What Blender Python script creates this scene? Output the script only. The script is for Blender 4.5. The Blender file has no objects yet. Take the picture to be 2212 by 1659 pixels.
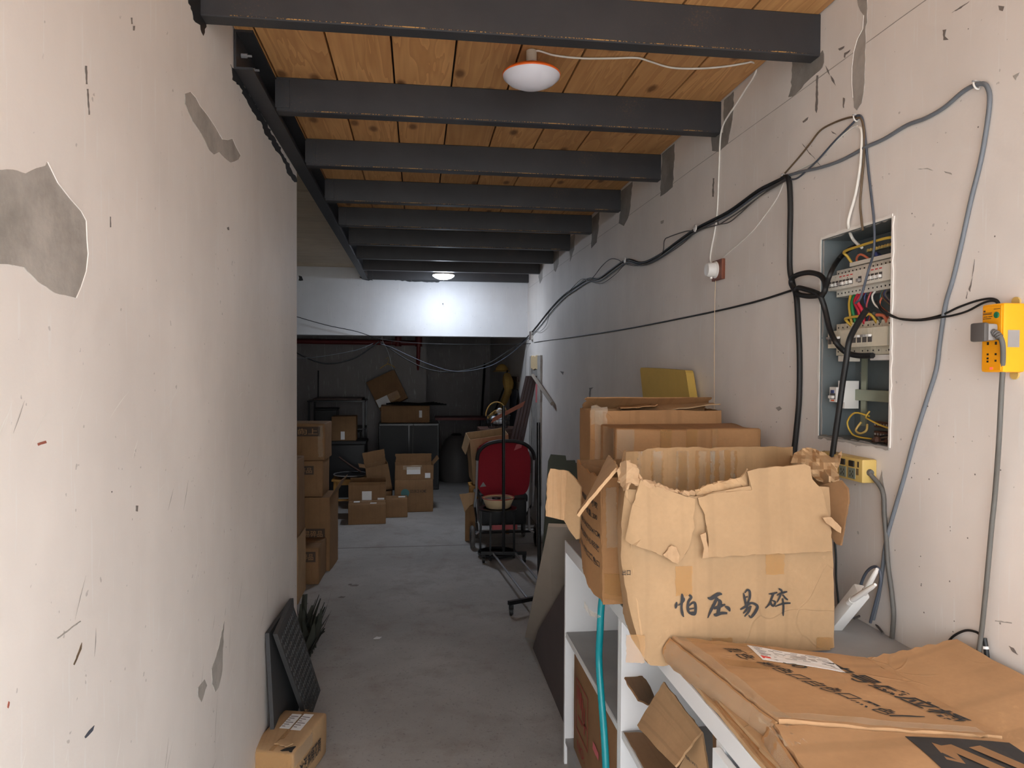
import bpy, bmesh, math, random
from math import sin, cos, pi, radians
from mathutils import Vector, Matrix, noise as mnoise
from mathutils.geometry import tessellate_polygon

S = bpy.context.scene
COL = S.collection
rnd = random.Random(7)

# ---------------------------------------------------------------- camera
W, H = 2212, 1659
FPX, YAW, PITCH, ROLL, CAMZ = 1561.87, .1303, .0201, .0056, 1.652
_fw = Vector((sin(YAW)*cos(PITCH), cos(YAW)*cos(PITCH), -sin(PITCH)))
_r0 = Vector((cos(YAW), -sin(YAW), 0))
_u0 = _r0.cross(_fw)
_rt = _r0*cos(ROLL) + _u0*sin(ROLL)
_up = _u0*cos(ROLL) - _r0*sin(ROLL)
CAM = Vector((0, 0, CAMZ))
cd = bpy.data.cameras.new('camera')
cd.sensor_fit = 'HORIZONTAL'; cd.sensor_width = 36; cd.lens = 36*FPX/W
cd.clip_start = .05; cd.clip_end = 100
co = bpy.data.objects.new('camera', cd); COL.objects.link(co)
co.matrix_world = Matrix(((_rt.x, _up.x, -_fw.x, CAM.x), (_rt.y, _up.y, -_fw.y, CAM.y),
                          (_rt.z, _up.z, -_fw.z, CAM.z), (0, 0, 0, 1)))
S.camera = co

# ---------------------------------------------------------------- sky (overcast day outside the open shop front)
wd = bpy.data.worlds.new('sky'); S.world = wd; wd.use_nodes = True
bg = wd.node_tree.nodes['Background']
bg.inputs[0].default_value = (0.93, 0.965, 1.0, 1); bg.inputs[1].default_value = 8.0
S.view_settings.view_transform = 'Standard'; S.view_settings.look = 'None'
S.view_settings.gamma = 1.0; S.view_settings.use_curve_mapping = False
S.view_settings.exposure = -0.02
LAMP_POWER = 130.0

# ---------------------------------------------------------------- helpers
def at(px, py, x=None, y=None, z=None):
    "the point of a real plane (x=, y= or z= in metres) that the photograph shows at a pixel"
    d = _fw*FPX + _rt*(px - W/2) - _up*(py - H/2)
    if x is not None: t = (x - CAM.x)/d.x
    elif y is not None: t = (y - CAM.y)/d.y
    else: t = (z - CAM.z)/d.z
    return CAM + d*t

def N(p, s=1.0, o=0.0):
    return mnoise.noise(Vector((p[0]*s + o, p[1]*s + o*1.7, p[2]*s - o)))

class MB:
    def __init__(self): self.v = []; self.f = []
    def add(self, vs, fs):
        b = len(self.v); self.v += [Vector(p) for p in vs]; self.f += [tuple(i + b for i in q) for q in fs]; return self
    def join(self, o): return self.add(o.v, o.f)
    def box(self, a, b, M=None, bev=0.0):
        a = Vector(a); b = Vector(b)
        lo = Vector((min(a.x, b.x), min(a.y, b.y), min(a.z, b.z))); hi = Vector((max(a.x, b.x), max(a.y, b.y), max(a.z, b.z)))
        if bev <= 0:
            P = [Vector((x, y, z)) for z in (lo.z, hi.z) for y in (lo.y, hi.y) for x in (lo.x, hi.x)]
            F = [(0, 2, 3, 1), (4, 5, 7, 6), (0, 1, 5, 4), (2, 6, 7, 3), (0, 4, 6, 2), (1, 3, 7, 5)]
        else:
            bm = bmesh.new(); bmesh.ops.create_cube(bm, size=1.0)
            for v in bm.verts:
                v.co = Vector(((lo.x + hi.x)/2 + v.co.x*(hi.x - lo.x), (lo.y + hi.y)/2 + v.co.y*(hi.y - lo.y), (lo.z + hi.z)/2 + v.co.z*(hi.z - lo.z)))
            bmesh.ops.bevel(bm, geom=bm.edges[:], offset=bev, segments=2, affect='EDGES', profile=.6)
            bm.verts.index_update(); P = [v.co.copy() for v in bm.verts]; F = [tuple(v.index for v in f.verts) for f in bm.faces]; bm.free()
        if M is not None: P = [M @ p for p in P]
        return self.add(P, F)
    def tube(self, pts, r, n=8, closed=False):
        pts = [Vector(p) for p in pts]; m = len(pts); rr = r if isinstance(r, (list, tuple)) else [r]*m
        vs = []; prev = None
        for i, p in enumerate(pts):
            if closed: t = pts[(i + 1) % m] - pts[i - 1]
            else: t = pts[min(i + 1, m - 1)] - pts[max(i - 1, 0)]
            t = t.normalized() if t.length > 1e-9 else Vector((0, 0, 1))
            if prev is None:
                a = t.cross(Vector((0, 0, 1)));
                if a.length < .05: a = t.cross(Vector((1, 0, 0)))
            else: a = prev - t*prev.dot(t)
            a.normalize(); prev = a; b = t.cross(a)
            vs += [p + (a*cos(2*pi*k/n) + b*sin(2*pi*k/n))*rr[i] for k in range(n)]
        fs = []
        for i in range(m if closed else m - 1):
            j = (i + 1) % m
            fs += [(i*n + k, i*n + (k + 1) % n, j*n + (k + 1) % n, j*n + k) for k in range(n)]
        if not closed: fs += [tuple(range(n - 1, -1, -1)), tuple((m - 1)*n + k for k in range(n))]
        return self.add(vs, fs)
    def lathe(self, prof, c, n=24, M=None):
        c = Vector(c); vs = []; fs = []; m = len(prof)
        for r, z in prof:
            for k in range(n):
                p = Vector((r*cos(2*pi*k/n), r*sin(2*pi*k/n), z)); vs.append((M @ p if M is not None else p) + c)
        for i in range(m - 1):
            fs += [(i*n + k, i*n + (k + 1) % n, (i + 1)*n + (k + 1) % n, (i + 1)*n + k) for k in range(n)]
        if prof[0][0] > 1e-4: fs.append(tuple(range(n - 1, -1, -1)))
        if prof[-1][0] > 1e-4: fs.append(tuple((m - 1)*n + k for k in range(n)))
        return self.add(vs, fs)
    def prism(self, poly, f3, d0, d1):
        "poly: 2-D outline, f3(u, v, d) -> point"
        n = len(poly); vs = [f3(u, v, d0) for u, v in poly] + [f3(u, v, d1) for u, v in poly]
        tris = tessellate_polygon([[Vector((u, v, 0)) for u, v in poly]])
        fs = [tuple(t) for t in tris] + [tuple(i + n for i in reversed(t)) for t in tris]
        fs += [(i, (i + 1) % n, n + (i + 1) % n, n + i) for i in range(n)]
        return self.add(vs, fs)

def smooth_pts(pts, k=6):
    pts = [Vector(p) for p in pts]; out = []
    for i in range(len(pts) - 1):
        a = pts[max(i - 1, 0)]; b = pts[i]; c = pts[i + 1]; d = pts[min(i + 2, len(pts) - 1)]
        for j in range(k):
            t = j/k; out.append(.5*((2*b) + (c - a)*t + (2*a - 5*b + 4*c - d)*t*t + (3*b - a - 3*c + d)*t**3))
    return out + [pts[-1]]

def torn(pts, amp, step, seed=0, closed=True):
    "a ragged version of an outline"
    r = random.Random(seed); out = []; n = len(pts)
    for i in range(n if closed else n - 1):
        a = Vector((*pts[i][:2], 0)); b = Vector((*pts[(i + 1) % n][:2], 0)); L = (b - a).length; k = max(1, int(L/step))
        for j in range(k):
            p = a.lerp(b, j/k); q = amp if j else amp*.3
            out.append((p.x + r.uniform(-q, q), p.y + r.uniform(-q, q)))
    if not closed: out.append(tuple(pts[-1][:2]))
    return out

def sheet(outline, fmap, th, cu=(), cv=(), skin=True):
    "a sheet of material with its own thickness: 2-D outline cut along cu / cv, mapped to 3-D by fmap"
    bm = bmesh.new(); bm.faces.new([bm.verts.new((u, v, 0)) for u, v in outline])
    bm.normal_update()
    for c in cu: bmesh.ops.bisect_plane(bm, geom=bm.verts[:] + bm.edges[:] + bm.faces[:], plane_co=(c, 0, 0), plane_no=(1, 0, 0))
    for c in cv: bmesh.ops.bisect_plane(bm, geom=bm.verts[:] + bm.edges[:] + bm.faces[:], plane_co=(0, c, 0), plane_no=(0, 1, 0))
    bm.normal_update(); bmesh.ops.triangulate(bm, faces=bm.faces[:], ngon_method='EAR_CLIP')
    for v in bm.verts: v.co = Vector(fmap(v.co.x, v.co.y))
    bm.normal_update(); bm.verts.index_update()
    n = len(bm.verts); vs = [v.co + v.normal*th/2 for v in bm.verts]; fs = [tuple(v.index for v in f.verts) for f in bm.faces]
    if skin:
        vs += [v.co - v.normal*th/2 for v in bm.verts]; fs += [tuple(i + n for i in reversed(f)) for f in fs]
        for e in bm.edges:
            if len(e.link_faces) == 1:
                l = e.link_loops[0]; a = l.vert.index; b = l.link_loop_next.vert.index; fs.append((b, a, a + n, b + n))
    bm.free(); m = MB(); m.add(vs, fs); return m

def lin(n, a=0.0, b=1.0): return [a + (b - a)*i/n for i in range(1, n)]
def rect(u0, v0, u1, v1): return [(u0, v0), (u1, v0), (u1, v1), (u0, v1)]
def bil(A, B, C, D):
    A, B, C, D = (Vector(q) for q in (A, B, C, D))
    return lambda u, v: A*(1 - u)*(1 - v) + B*u*(1 - v) + C*u*v + D*(1 - u)*v

OFF = {}
def tag(o, label=None, cat=None, group=None, kind=None):
    if label: o['label'] = label
    if cat: o['category'] = cat
    if group: o['group'] = group
    if kind: o['kind'] = kind
    return o
def thing(name, label, cat, loc, group=None):
    o = bpy.data.objects.new(name, None); COL.objects.link(o); o.location = loc; o.empty_display_size = .1
    OFF[o.name] = Vector(loc); return tag(o, label, cat, group)
def part(name, mb, mat, parent=None, smooth=False, ang=38, label=None, cat=None, group=None, kind=None):
    if parent is not None: off = OFF[parent.name]
    else:
        xs = [p.x for p in mb.v]; ys = [p.y for p in mb.v]
        off = Vector(((min(xs) + max(xs))/2, (min(ys) + max(ys))/2, min(p.z for p in mb.v)))
    me = bpy.data.meshes.new(name); me.from_pydata([tuple(p - off) for p in mb.v], [], mb.f)
    bm = bmesh.new(); bm.from_mesh(me); bmesh.ops.recalc_face_normals(bm, faces=bm.faces[:]); bm.to_mesh(me); bm.free()
    me.materials.append(mat)
    if smooth:
        me.polygons.foreach_set('use_smooth', [True]*len(me.polygons)); me.set_sharp_from_angle(angle=radians(ang))
    me.update()
    o = bpy.data.objects.new(name, me); COL.objects.link(o); OFF[o.name] = off
    if parent is not None: o.parent = parent
    else: o.location = off
    return tag(o, label, cat, group, kind)

# ---------------------------------------------------------------- materials
def lc(c, k=1.0):
    def g(x):
        x = x/255.0; return x/12.92 if x <= .04045 else ((x + .055)/1.055)**2.4
    return (min(g(c[0])*k, 1), min(g(c[1])*k, 1), min(g(c[2])*k, 1), 1)
class NT:
    def __init__(self, name):
        self.m = bpy.data.materials.new(name); self.m.use_nodes = True; self.t = self.m.node_tree
        self.b = self.t.nodes['Principled BSDF']; self.co = None
    def n(self, typ, **kw):
        o = self.t.nodes.new(typ)
        for k, v in kw.items():
            if isinstance(k, str) and hasattr(o, k): setattr(o, k, v)
        return o
    def L(self, a, b): self.t.links.new(a, b)
    def coord(self, scale=(1, 1, 1), rot=(0, 0, 0), src='Object'):
        if self.co is None: self.co = self.n('ShaderNodeTexCoord')
        mp = self.n('ShaderNodeMapping'); mp.inputs['Scale'].default_value = scale; mp.inputs['Rotation'].default_value = rot
        self.L(self.co.outputs[src], mp.inputs['Vector']); return mp.outputs[0]
    def noise(self, scale, detail=3, rough=.55, vec=None, dist=0):
        o = self.n('ShaderNodeTexNoise'); o.inputs['Scale'].default_value = scale; o.inputs['Detail'].default_value = detail
        o.inputs['Roughness'].default_value = rough; o.inputs['Distortion'].default_value = dist
        self.L(vec if vec is not None else self.coord(), o.inputs['Vector']); return o.outputs['Fac']
    def ramp(self, fac, a, b, ca=(0, 0, 0, 1), cb=(1, 1, 1, 1), mid=None):
        o = self.n('ShaderNodeValToRGB'); e = o.color_ramp.elements
        e[0].position = a; e[1].position = b; e[0].color = ca; e[1].color = cb
        if mid:
            q = o.color_ramp.elements.new(mid[0]); q.color = mid[1]
        self.L(fac, o.inputs[0]); return o.outputs[0]
    def mix(self, fac, a, b, mode='MIX'):
        o = self.n('ShaderNodeMix'); o.data_type = 'RGBA'; o.blend_type = mode
        for i, v in ((0, fac), (6, a), (7, b)):
            if isinstance(v, (int, float, tuple)): o.inputs[i].default_value = v
            else: self.L(v, o.inputs[i])
        return o.outputs[2]
    def color(self, c): self.L(c, self.b.inputs['Base Color'])
    def bump(self, h, s=.2, d=.01):
        o = self.n('ShaderNodeBump'); o.inputs['Strength'].default_value = s; o.inputs['Distance'].default_value = d
        self.L(h, o.inputs['Height']); self.L(o.outputs[0], self.b.inputs['Normal'])

def basic(name, c, rough=.6, var=.12, scale=9, metallic=0.0, bump=0.0, spec=.5, alpha=1.0, em=0.0, k=1.0):
    q = NT(name); f = q.noise(scale, 4)
    q.color(q.mix(f, lc(c, k*(1 - var)), lc(c, k*(1 + var))))
    b = q.b.inputs; b['Roughness'].default_value = rough; b['Metallic'].default_value = metallic
    b['Specular IOR Level'].default_value = spec; b['Alpha'].default_value = alpha
    if em: b['Emission Color'].default_value = lc(c); b['Emission Strength'].default_value = em
    if bump: q.bump(q.noise(scale*6, 3), bump, .004)
    return q.m

def m_wall(name, c, dirt=.5):
    q = NT(name); base = lc(c)
    d = lambda k: tuple([base[0]*k, base[1]*k, base[2]*k, 1])
    big = q.noise(1.3, 4, .6)
    c1 = q.mix(q.ramp(big, .32, .72), d(.88), d(1.05))
    streak = q.noise(1.0, 4, .6, q.coord((3.3, 3.3, .8)))
    c2 = q.mix(q.ramp(streak, .40, .75, (0, 0, 0, 1), (.16, .16, .16, 1)), c1, lc((196, 184, 176)))
    sc = q.noise(1.0, 2, .5, q.coord((70, 70, 5), (radians(32), 0, 0)))
    c3 = q.mix(q.ramp(sc, .64, .69, (0, 0, 0, 1), (.55*dirt, .55*dirt, .55*dirt, 1)), c2, lc((238, 238, 236)))
    sp = q.noise(46, 2, .5)
    c4 = q.mix(q.ramp(sp, .735, .76, (0, 0, 0, 1), (.7*dirt, .7*dirt, .7*dirt, 1)), c3, lc((96, 88, 82)))
    pat = q.noise(3.1, 5, .65, None, .6)
    c5 = q.mix(q.ramp(pat, .58, .74, (0, 0, 0, 1), (.35*dirt, .35*dirt, .35*dirt, 1)), c4, lc((204, 194, 187)))
    q.color(c5); q.b.inputs['Roughness'].default_value = .62; q.b.inputs['Specular IOR Level'].default_value = .35
    q.bump(q.mix(.2, q.noise(4, 4), q.noise(60, 3)), .13, .015); return q.m

def m_plaster(name, c):
    q = NT(name); base = lc(c)
    f = q.noise(7, 6, .65); g = q.noise(45, 3)
    q.color(q.mix(q.ramp(g, .62, .7, (0, 0, 0, 1), (.3, .3, .3, 1)), q.mix(q.ramp(f, .3, .7), lc(c, .70), lc(c, 1.26)), lc((175, 170, 164))))
    q.b.inputs['Roughness'].default_value = .85; q.bump(f, .3, .01); return q.m

def m_wood(name, c1, c2, axis=1, knots=True, scale=1.0):
    q = NT(name); oi = q.n('ShaderNodeObjectInfo'); co = q.n('ShaderNodeTexCoord')
    ad = q.n('ShaderNodeVectorMath'); ad.operation = 'MULTIPLY_ADD'
    cmb = q.n('ShaderNodeCombineXYZ')
    for i in range(3): q.L(oi.outputs['Random'], cmb.inputs[i])
    q.L(cmb.outputs[0], ad.inputs[0]); ad.inputs[1].default_value = (37, 53, 19); q.L(co.outputs['Object'], ad.inputs[2])
    def mp(s):
        m = q.n('ShaderNodeMapping'); m.inputs['Scale'].default_value = s; q.L(ad.outputs[0], m.inputs['Vector']); return m.outputs[0]
    s = [9*scale, 9*scale, 9*scale]; s[axis] = .7*scale
    s2 = [60*scale]*3; s2[axis] = 2.2*scale
    grain = q.noise(1, 3, .55, mp(tuple(s)), .8); fine = q.noise(1, 2, .6, mp(tuple(s2)))
    w = q.n('ShaderNodeMath'); w.operation = 'MULTIPLY'; q.L(grain, w.inputs[0]); w.inputs[1].default_value = 9.0
    w2 = q.n('ShaderNodeMath'); w2.operation = 'FRACT'; q.L(w.outputs[0], w2.inputs[0])
    col = q.mix(q.ramp(w2.outputs[0], .0, 1.0, (.75, .75, .75, 1), (.0, .0, .0, 1), (.82, (.15, .15, .15, 1))), lc(c1), lc(c2))
    col = q.mix(q.ramp(fine, .35, .75, (0, 0, 0, 1), (.35, .35, .35, 1)), col, lc(c2))
    if knots:
        vo = q.n('ShaderNodeTexVoronoi'); vo.voronoi_dimensions = '2D'; vo.inputs['Scale'].default_value = 1.0
        ks = [4.3]*3; ks[axis] = 2.1
        q.L(mp(tuple(ks)), vo.inputs['Vector'])
        col = q.mix(q.ramp(vo.outputs['Distance'], .045, .11, (.85, .85, .85, 1), (0, 0, 0, 1)), col, lc((92, 52, 24)))
    big = q.noise(1, 3, .6, mp((2.3, 1.1, 2)))
    col = q.mix(q.ramp(big, .42, .75, (0, 0, 0, 1), (.45, .45, .45, 1)), col, lc(c2, .75))
    hv = q.n('ShaderNodeHueSaturation'); q.L(col, hv.inputs['Color'])
    mm = q.n('ShaderNodeMapRange'); q.L(oi.outputs['Random'], mm.inputs[0]); mm.inputs[3].default_value = .86; mm.inputs[4].default_value = 1.1
    q.L(mm.outputs[0], hv.inputs['Value']); q.color(hv.outputs[0])
    q.b.inputs['Roughness'].default_value = .55; q.bump(fine, .12, .003); return q.m

def m_steel(name):
    q = NT(name); f = q.noise(6, 5, .6); sp = q.noise(120, 4, .7)
    c = q.mix(f, lc((40, 41, 45)), lc((60, 60, 63)))
    msk = q.ramp(q.mix(.35, sp, q.noise(3, 3)), .60, .66, (0, 0, 0, 1), (.35, .35, .35, 1))
    q.color(q.mix(msk, c, lc((112, 86, 56)))); q.b.inputs['Roughness'].default_value = .5; q.b.inputs['Specular IOR Level'].default_value = .5
    q.bump(sp, .08, .003); return q.m

def m_worn(name):
    q = NT(name); sp = q.noise(160, 3, .7); lo = q.noise(7, 3)
    q.color(q.mix(q.ramp(q.mix(.45, sp, lo), .49, .56), lc((44, 44, 48)), lc((186, 142, 76)))); q.b.inputs['Roughness'].default_value = .6; return q.m

def m_card(name, c, axis=0, freq=60.0, lines=.16):
    q = NT(name)
    f = q.noise(5, 5, .6); g = q.noise(90, 2)
    base = q.mix(q.ramp(f, .3, .72), lc(c, .86), lc(c, 1.1))
    base = q.mix(q.ramp(g, .35, .8, (0, 0, 0, 1), (.22, .22, .22, 1)), base, lc(c, .7))
    s = [.6, .6, .6]; s[axis] = freq
    st = q.noise(1.0, 1, .4, q.coord(tuple(s)))
    base = q.mix(q.ramp(st, .55, .64, (0, 0, 0, 1), (lines, lines, lines, 1)), base, lc(c, .62))
    cr = q.noise(9, 6, .7, None, 1.2)
    vm = q.n('ShaderNodeVectorMath'); vm.operation = 'MULTIPLY_ADD'; nz = q.n('ShaderNodeTexNoise'); nz.inputs['Scale'].default_value = 3.0; q.L(q.coord(), nz.inputs['Vector'])
    q.L(nz.outputs['Color'], vm.inputs[0]); vm.inputs[1].default_value = (.35, .35, .35); q.L(q.coord(), vm.inputs[2])
    vo = q.n('ShaderNodeTexVoronoi'); vo.feature = 'DISTANCE_TO_EDGE'; vo.inputs['Scale'].default_value = 7.5; q.L(vm.outputs[0], vo.inputs['Vector'])
    line = q.ramp(vo.outputs['Distance'], .004, .022, (1, 1, 1, 1), (0, 0, 0, 1)); where = q.ramp(q.noise(3.4, 2), .54, .66)
    crease = q.mix(1.0, line, where, 'MULTIPLY')
    base = q.mix(q.mix(1.0, crease, (.22, .22, .22, 1), 'MULTIPLY'), base, lc(c, .6))
    base = q.mix(q.ramp(cr, .63, .70, (0, 0, 0, 1), (.25, .25, .25, 1)), base, lc(c, 1.35))
    q.color(base); q.b.inputs['Roughness'].default_value = .72; q.b.inputs['Specular IOR Level'].default_value = .25
    q.bump(q.mix(.45, q.mix(.5, st, q.noise(14, 4)), crease), .38, .007); return q.m

def m_floor(name):
    q = NT(name); big = q.noise(.9, 5, .6); mid = q.noise(4.5, 5, .65); fine = q.noise(75, 3, .6)
    c = q.mix(q.ramp(big, .3, .7), lc((150, 145, 140)), lc((186, 182, 178)))
    c = q.mix(q.ramp(mid, .5, .72, (0, 0, 0, 1), (.5, .5, .5, 1)), c, lc((136, 122, 112)))
    c = q.mix(q.ramp(fine, .6, .72, (0, 0, 0, 1), (.5, .5, .5, 1)), c, lc((86, 80, 75)))
    sp = q.noise(30, 2)
    c = q.mix(q.ramp(sp, .76, .79, (0, 0, 0, 1), (.5, .5, .5, 1)), c, lc((200, 196, 190)))
    q.color(c); q.b.inputs['Roughness'].default_value = .7; q.bump(q.mix(.5, mid, fine), .22, .01); return q.m

def m_clear(name, c=(225, 205, 170), alpha=.35, rough=.12):
    m = basic(name, c, rough, .1, 20, spec=.9, alpha=alpha); m.node_tree.nodes['Principled BSDF'].inputs['Coat Weight'].default_value = .5
    t = m.node_tree; b = t.nodes['Principled BSDF']
    no = t.nodes.new('ShaderNodeTexNoise'); no.inputs['Scale'].default_value = 11; bu = t.nodes.new('ShaderNodeBump'); bu.inputs['Strength'].default_value = .3; bu.inputs['Distance'].default_value = .01
    tc = t.nodes.new('ShaderNodeTexCoord'); t.links.new(tc.outputs['Object'], no.inputs['Vector']); t.links.new(no.outputs['Fac'], bu.inputs['Height']); t.links.new(bu.outputs[0], b.inputs['Normal'])
    return m

M = {}
M['wall'] = m_wall('painted_wall', (237, 230, 224))
M['wall_dim'] = m_wall('dimmed_wall', (140, 135, 133))  # back-room shade put into the colour, darker than the front walls
M['header'] = m_wall('white_wall', (226, 226, 228), .35)
M['patch'] = m_plaster('bare_plaster', (168, 162, 155))
M['patch_dark'] = m_plaster('cement_patch', (140, 135, 130))
M['chip'] = basic('wall_scuff', (124, 116, 111), .8, .25, 30)
M['chip_white'] = basic('lifted_paint', (240, 236, 230), .6, .05, 30)
M['red_mark'] = basic('red_scuff', (160, 92, 76), .8, .2, 30)
M['floor'] = m_floor('concrete_floor')
M['ground'] = basic('outdoor_concrete', (200, 197, 192), .8, .15, 2)
M['pine'] = m_wood('pine_plank', (222, 170, 112), (184, 130, 78))
M['pale_board'] = m_wood('pale_board', (222, 206, 178), (196, 172, 140), axis=0, knots=False, scale=.8)
M['steel'] = m_steel('painted_steel')
M['worn'] = m_worn('worn_edge')
M['tar'] = basic('black_paint', (34, 35, 38), .55, .2, 20)
M['dark'] = basic('dark_void', (30, 28, 27), .8)
M['card'] = m_card('cardboard', (184, 150, 112), 0)
M['card_light'] = m_card('pale_cardboard', (172, 141, 106), 0, 30, .20)
M['card_warm'] = m_card('warm_cardboard', (174, 131, 90), 0, 34, .30)
M['card_dark'] = m_card('brown_cardboard', (140, 106, 74), 0)  # brown card; far cartons share it, darkened to stand in for dim light
M['card_flat'] = m_card('flattened_cardboard', (190, 150, 110), 1, 16, .35)
M['card_side'] = m_card('ribbed_cardboard', (180, 145, 108), 0, 120, .4)
M['card_in'] = m_card('inner_cardboard', (180, 144, 104), 0, 50, .2)
M['edge'] = basic('torn_fibre', (176, 144, 110), .9, .2, 60)
M['tape'] = m_clear('packing_tape', (206, 158, 100), .27, .12)
M['film'] = m_clear('clear_film', (216, 196, 168), .18, .08)
M['ink'] = basic('black_ink', (44, 44, 46), .6, .1, 30)
M['ink_dim'] = basic('faded_ink', (70, 54, 42), .7, .15, 30)
M['ink_red'] = basic('red_ink', (150, 52, 44), .7, .15, 30)
M['ink_pale'] = basic('reversed_print', (150, 112, 76), .7, .1, 30)
M['paper'] = basic('paper_label', (232, 230, 228), .6, .03, 20)
M['paper_red'] = basic('label_red', (214, 70, 62), .6, .05, 20)
M['white'] = basic('white_laminate', (228, 229, 230), .4, .04, 5)
M['white_door'] = basic('white_panel', (226, 231, 234), .35, .03, 5)
M['dusty'] = basic('dusty_top', (158, 158, 158), .75, .25, 6, bump=.1)
M['plinth'] = basic('grey_plinth', (150, 148, 146), .6, .2, 8)
M['black'] = basic('black_rubber', (26, 26, 27), .55, .15, 30)
M['blackp'] = basic('black_powder_coat', (22, 22, 24), .3, .1, 30)
M['greyc'] = basic('grey_cable', (112, 118, 126), .5, .12, 30)
M['greyd'] = basic('dusty_grey_cable', (98, 96, 92), .6, .15, 30)
M['blueg'] = basic('slate_cable', (78, 84, 96), .5, .1, 30)
M['brownc'] = basic('brown_cable', (104, 86, 66), .55, .1, 30)
M['whitec'] = basic('white_cable', (236, 232, 224), .45, .05, 30)
M['yellowc'] = basic('yellow_wire', (206, 172, 70), .45, .08, 30)
M['greenc'] = basic('green_wire', (34, 130, 74), .45, .08, 30)
M['redc'] = basic('red_wire', (198, 36, 62), .45, .08, 30)
M['bluec'] = basic('blue_wire', (62, 70, 118), .45, .08, 30)
M['orangec'] = basic('orange_wire', (206, 112, 82), .45, .08, 30)
M['plastic'] = basic('white_plastic', (232, 230, 226), .35, .04, 20)
M['breaker'] = basic('ivory_plastic', (222, 216, 204), .4, .08, 25)
M['breaker2'] = basic('aged_plastic', (214, 206, 186), .4, .12, 25)
M['boxmetal'] = basic('grey_steel_box', (104, 112, 114), .5, .25, 7)
M['rail'] = basic('zinc_rail', (150, 156, 138), .4, .15, 12, metallic=.5)
M['yellow'] = basic('yellow_plastic', (252, 172, 20), .4, .05, 14)
M['yellow2'] = basic('aged_yellow_plastic', (208, 178, 104), .45, .14, 14)
M['yellow_face'] = basic('yellow_front', (240, 160, 10), .4, .05, 14)
M['teal'] = basic('teal_hose', (10, 136, 146), .35, .08, 20)
M['foam'] = basic('yellow_foam', (212, 178, 92), .9, .10, 10, bump=.2)
M['rubber'] = basic('rubber_mat', (60, 60, 61), .75, .18, 25, bump=.2)
M['red'] = basic('red_fabric', (150, 18, 36), .8, .15, 60, bump=.1)
M['cream'] = basic('cream_enamel', (226, 200, 158), .35, .06, 12)
M['rimred'] = basic('red_rim', (176, 62, 40), .4, .1, 12)
M['orange'] = basic('orange_rim', (244, 106, 30), .4, .05, 12)
M['wood_y'] = basic('varnished_wood', (172, 122, 52), .5, .2, 10)
M['wood_d'] = basic('dark_wood', (74, 48, 38), .5, .25, 10)
M['switch_wood'] = basic('stained_wood', (122, 64, 40), .5, .2, 18)
M['maroon'] = basic('maroon_profile', (66, 38, 40), .4, .2, 14)
M['grey_board'] = basic('grey_board', (152, 140, 128), .7, .12, 6)
M['umber'] = basic('umber_panel', (86, 76, 76), .6, .18, 8)
M['green_board'] = basic('olive_board', (88, 94, 84), .7, .2, 8)
M['pipe'] = basic('red_pipe', (112, 34, 30), .5, .2, 8)
M['weed'] = basic('dry_weed', (54, 56, 48), .85, .3, 30)
M['grey_plastic'] = basic('charcoal_plastic', (88, 84, 82), .55, .12, 20)
M['grey_light'] = basic('light_grey_plastic', (150, 146, 144), .5, .1, 20)
M['teal_print'] = basic('teal_print', (70, 116, 116), .7, .1, 20)
M['tube_grey'] = basic('grey_tube', (160, 160, 164), .4, .1, 20, metallic=.3)
M['pink'] = basic('pink_fabric', (196, 100, 104), .8, .15, 20)
M['straw'] = basic('straw', (180, 142, 74), .8, .2, 40)
M['socket_dark'] = basic('socket_hole', (30, 26, 20), .7)
M['socket_grey'] = basic('socket_insert', (122, 130, 118), .5, .1, 20)
M['green_btn'] = basic('green_switch', (28, 108, 74), .3, .05, 20)
M['led'] = basic('red_indicator', (255, 80, 60), .4, .02, 20, em=1.5)
M['lamp_off'] = basic('milky_diffuser', (226, 224, 232), .3, .03, 10)
M['holder'] = basic('lamp_holder', (208, 196, 178), .5, .06, 20)
M['bag'] = basic('white_bag', (222, 226, 232), .4, .06, 20)
def m_glow():
    q = NT('lit_diffuser'); q.b.inputs['Base Color'].default_value = (.9, .9, .92, 1)
    q.b.inputs['Emission Color'].default_value = (.76, .86, 1, 1); q.b.inputs['Emission Strength'].default_value = LAMP_POWER; return q.m
M['glow'] = m_glow()

def text2d(s, offset=.0):
    cu = bpy.data.curves.new('lettering', 'FONT'); cu.body = s; cu.resolution_u = 2; cu.offset = offset
    o = bpy.data.objects.new('lettering', cu); COL.objects.link(o)
    dg = bpy.context.evaluated_depsgraph_get(); me = o.evaluated_get(dg).to_mesh()
    vs = [(v.co.x, v.co.y) for v in me.vertices]; fs = [tuple(p.vertices) for p in me.polygons]
    o.evaluated_get(dg).to_mesh_clear(); bpy.data.objects.remove(o); bpy.data.curves.remove(cu)
    if not vs: return [], [], 1
    x0 = min(a for a, b in vs); x1 = max(a for a, b in vs); y0 = min(b for a, b in vs); y1 = max(b for a, b in vs)
    return [((a - x0)/(x1 - x0), (b - y0)/(y1 - y0)) for a, b in vs], fs, (x1 - x0)/(y1 - y0)
TXT = {}
def lettering(s, fmap, mat, parent, name='printed_text', offset=.012, label=None):
    if (s, offset) not in TXT: TXT[(s, offset)] = text2d(s, offset)
    vs, fs, _ = TXT[(s, offset)]
    if not vs: return None
    m = MB(); m.add([fmap(u, v) for u, v in vs], fs); return part(name, m, mat, parent, label=label)

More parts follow.
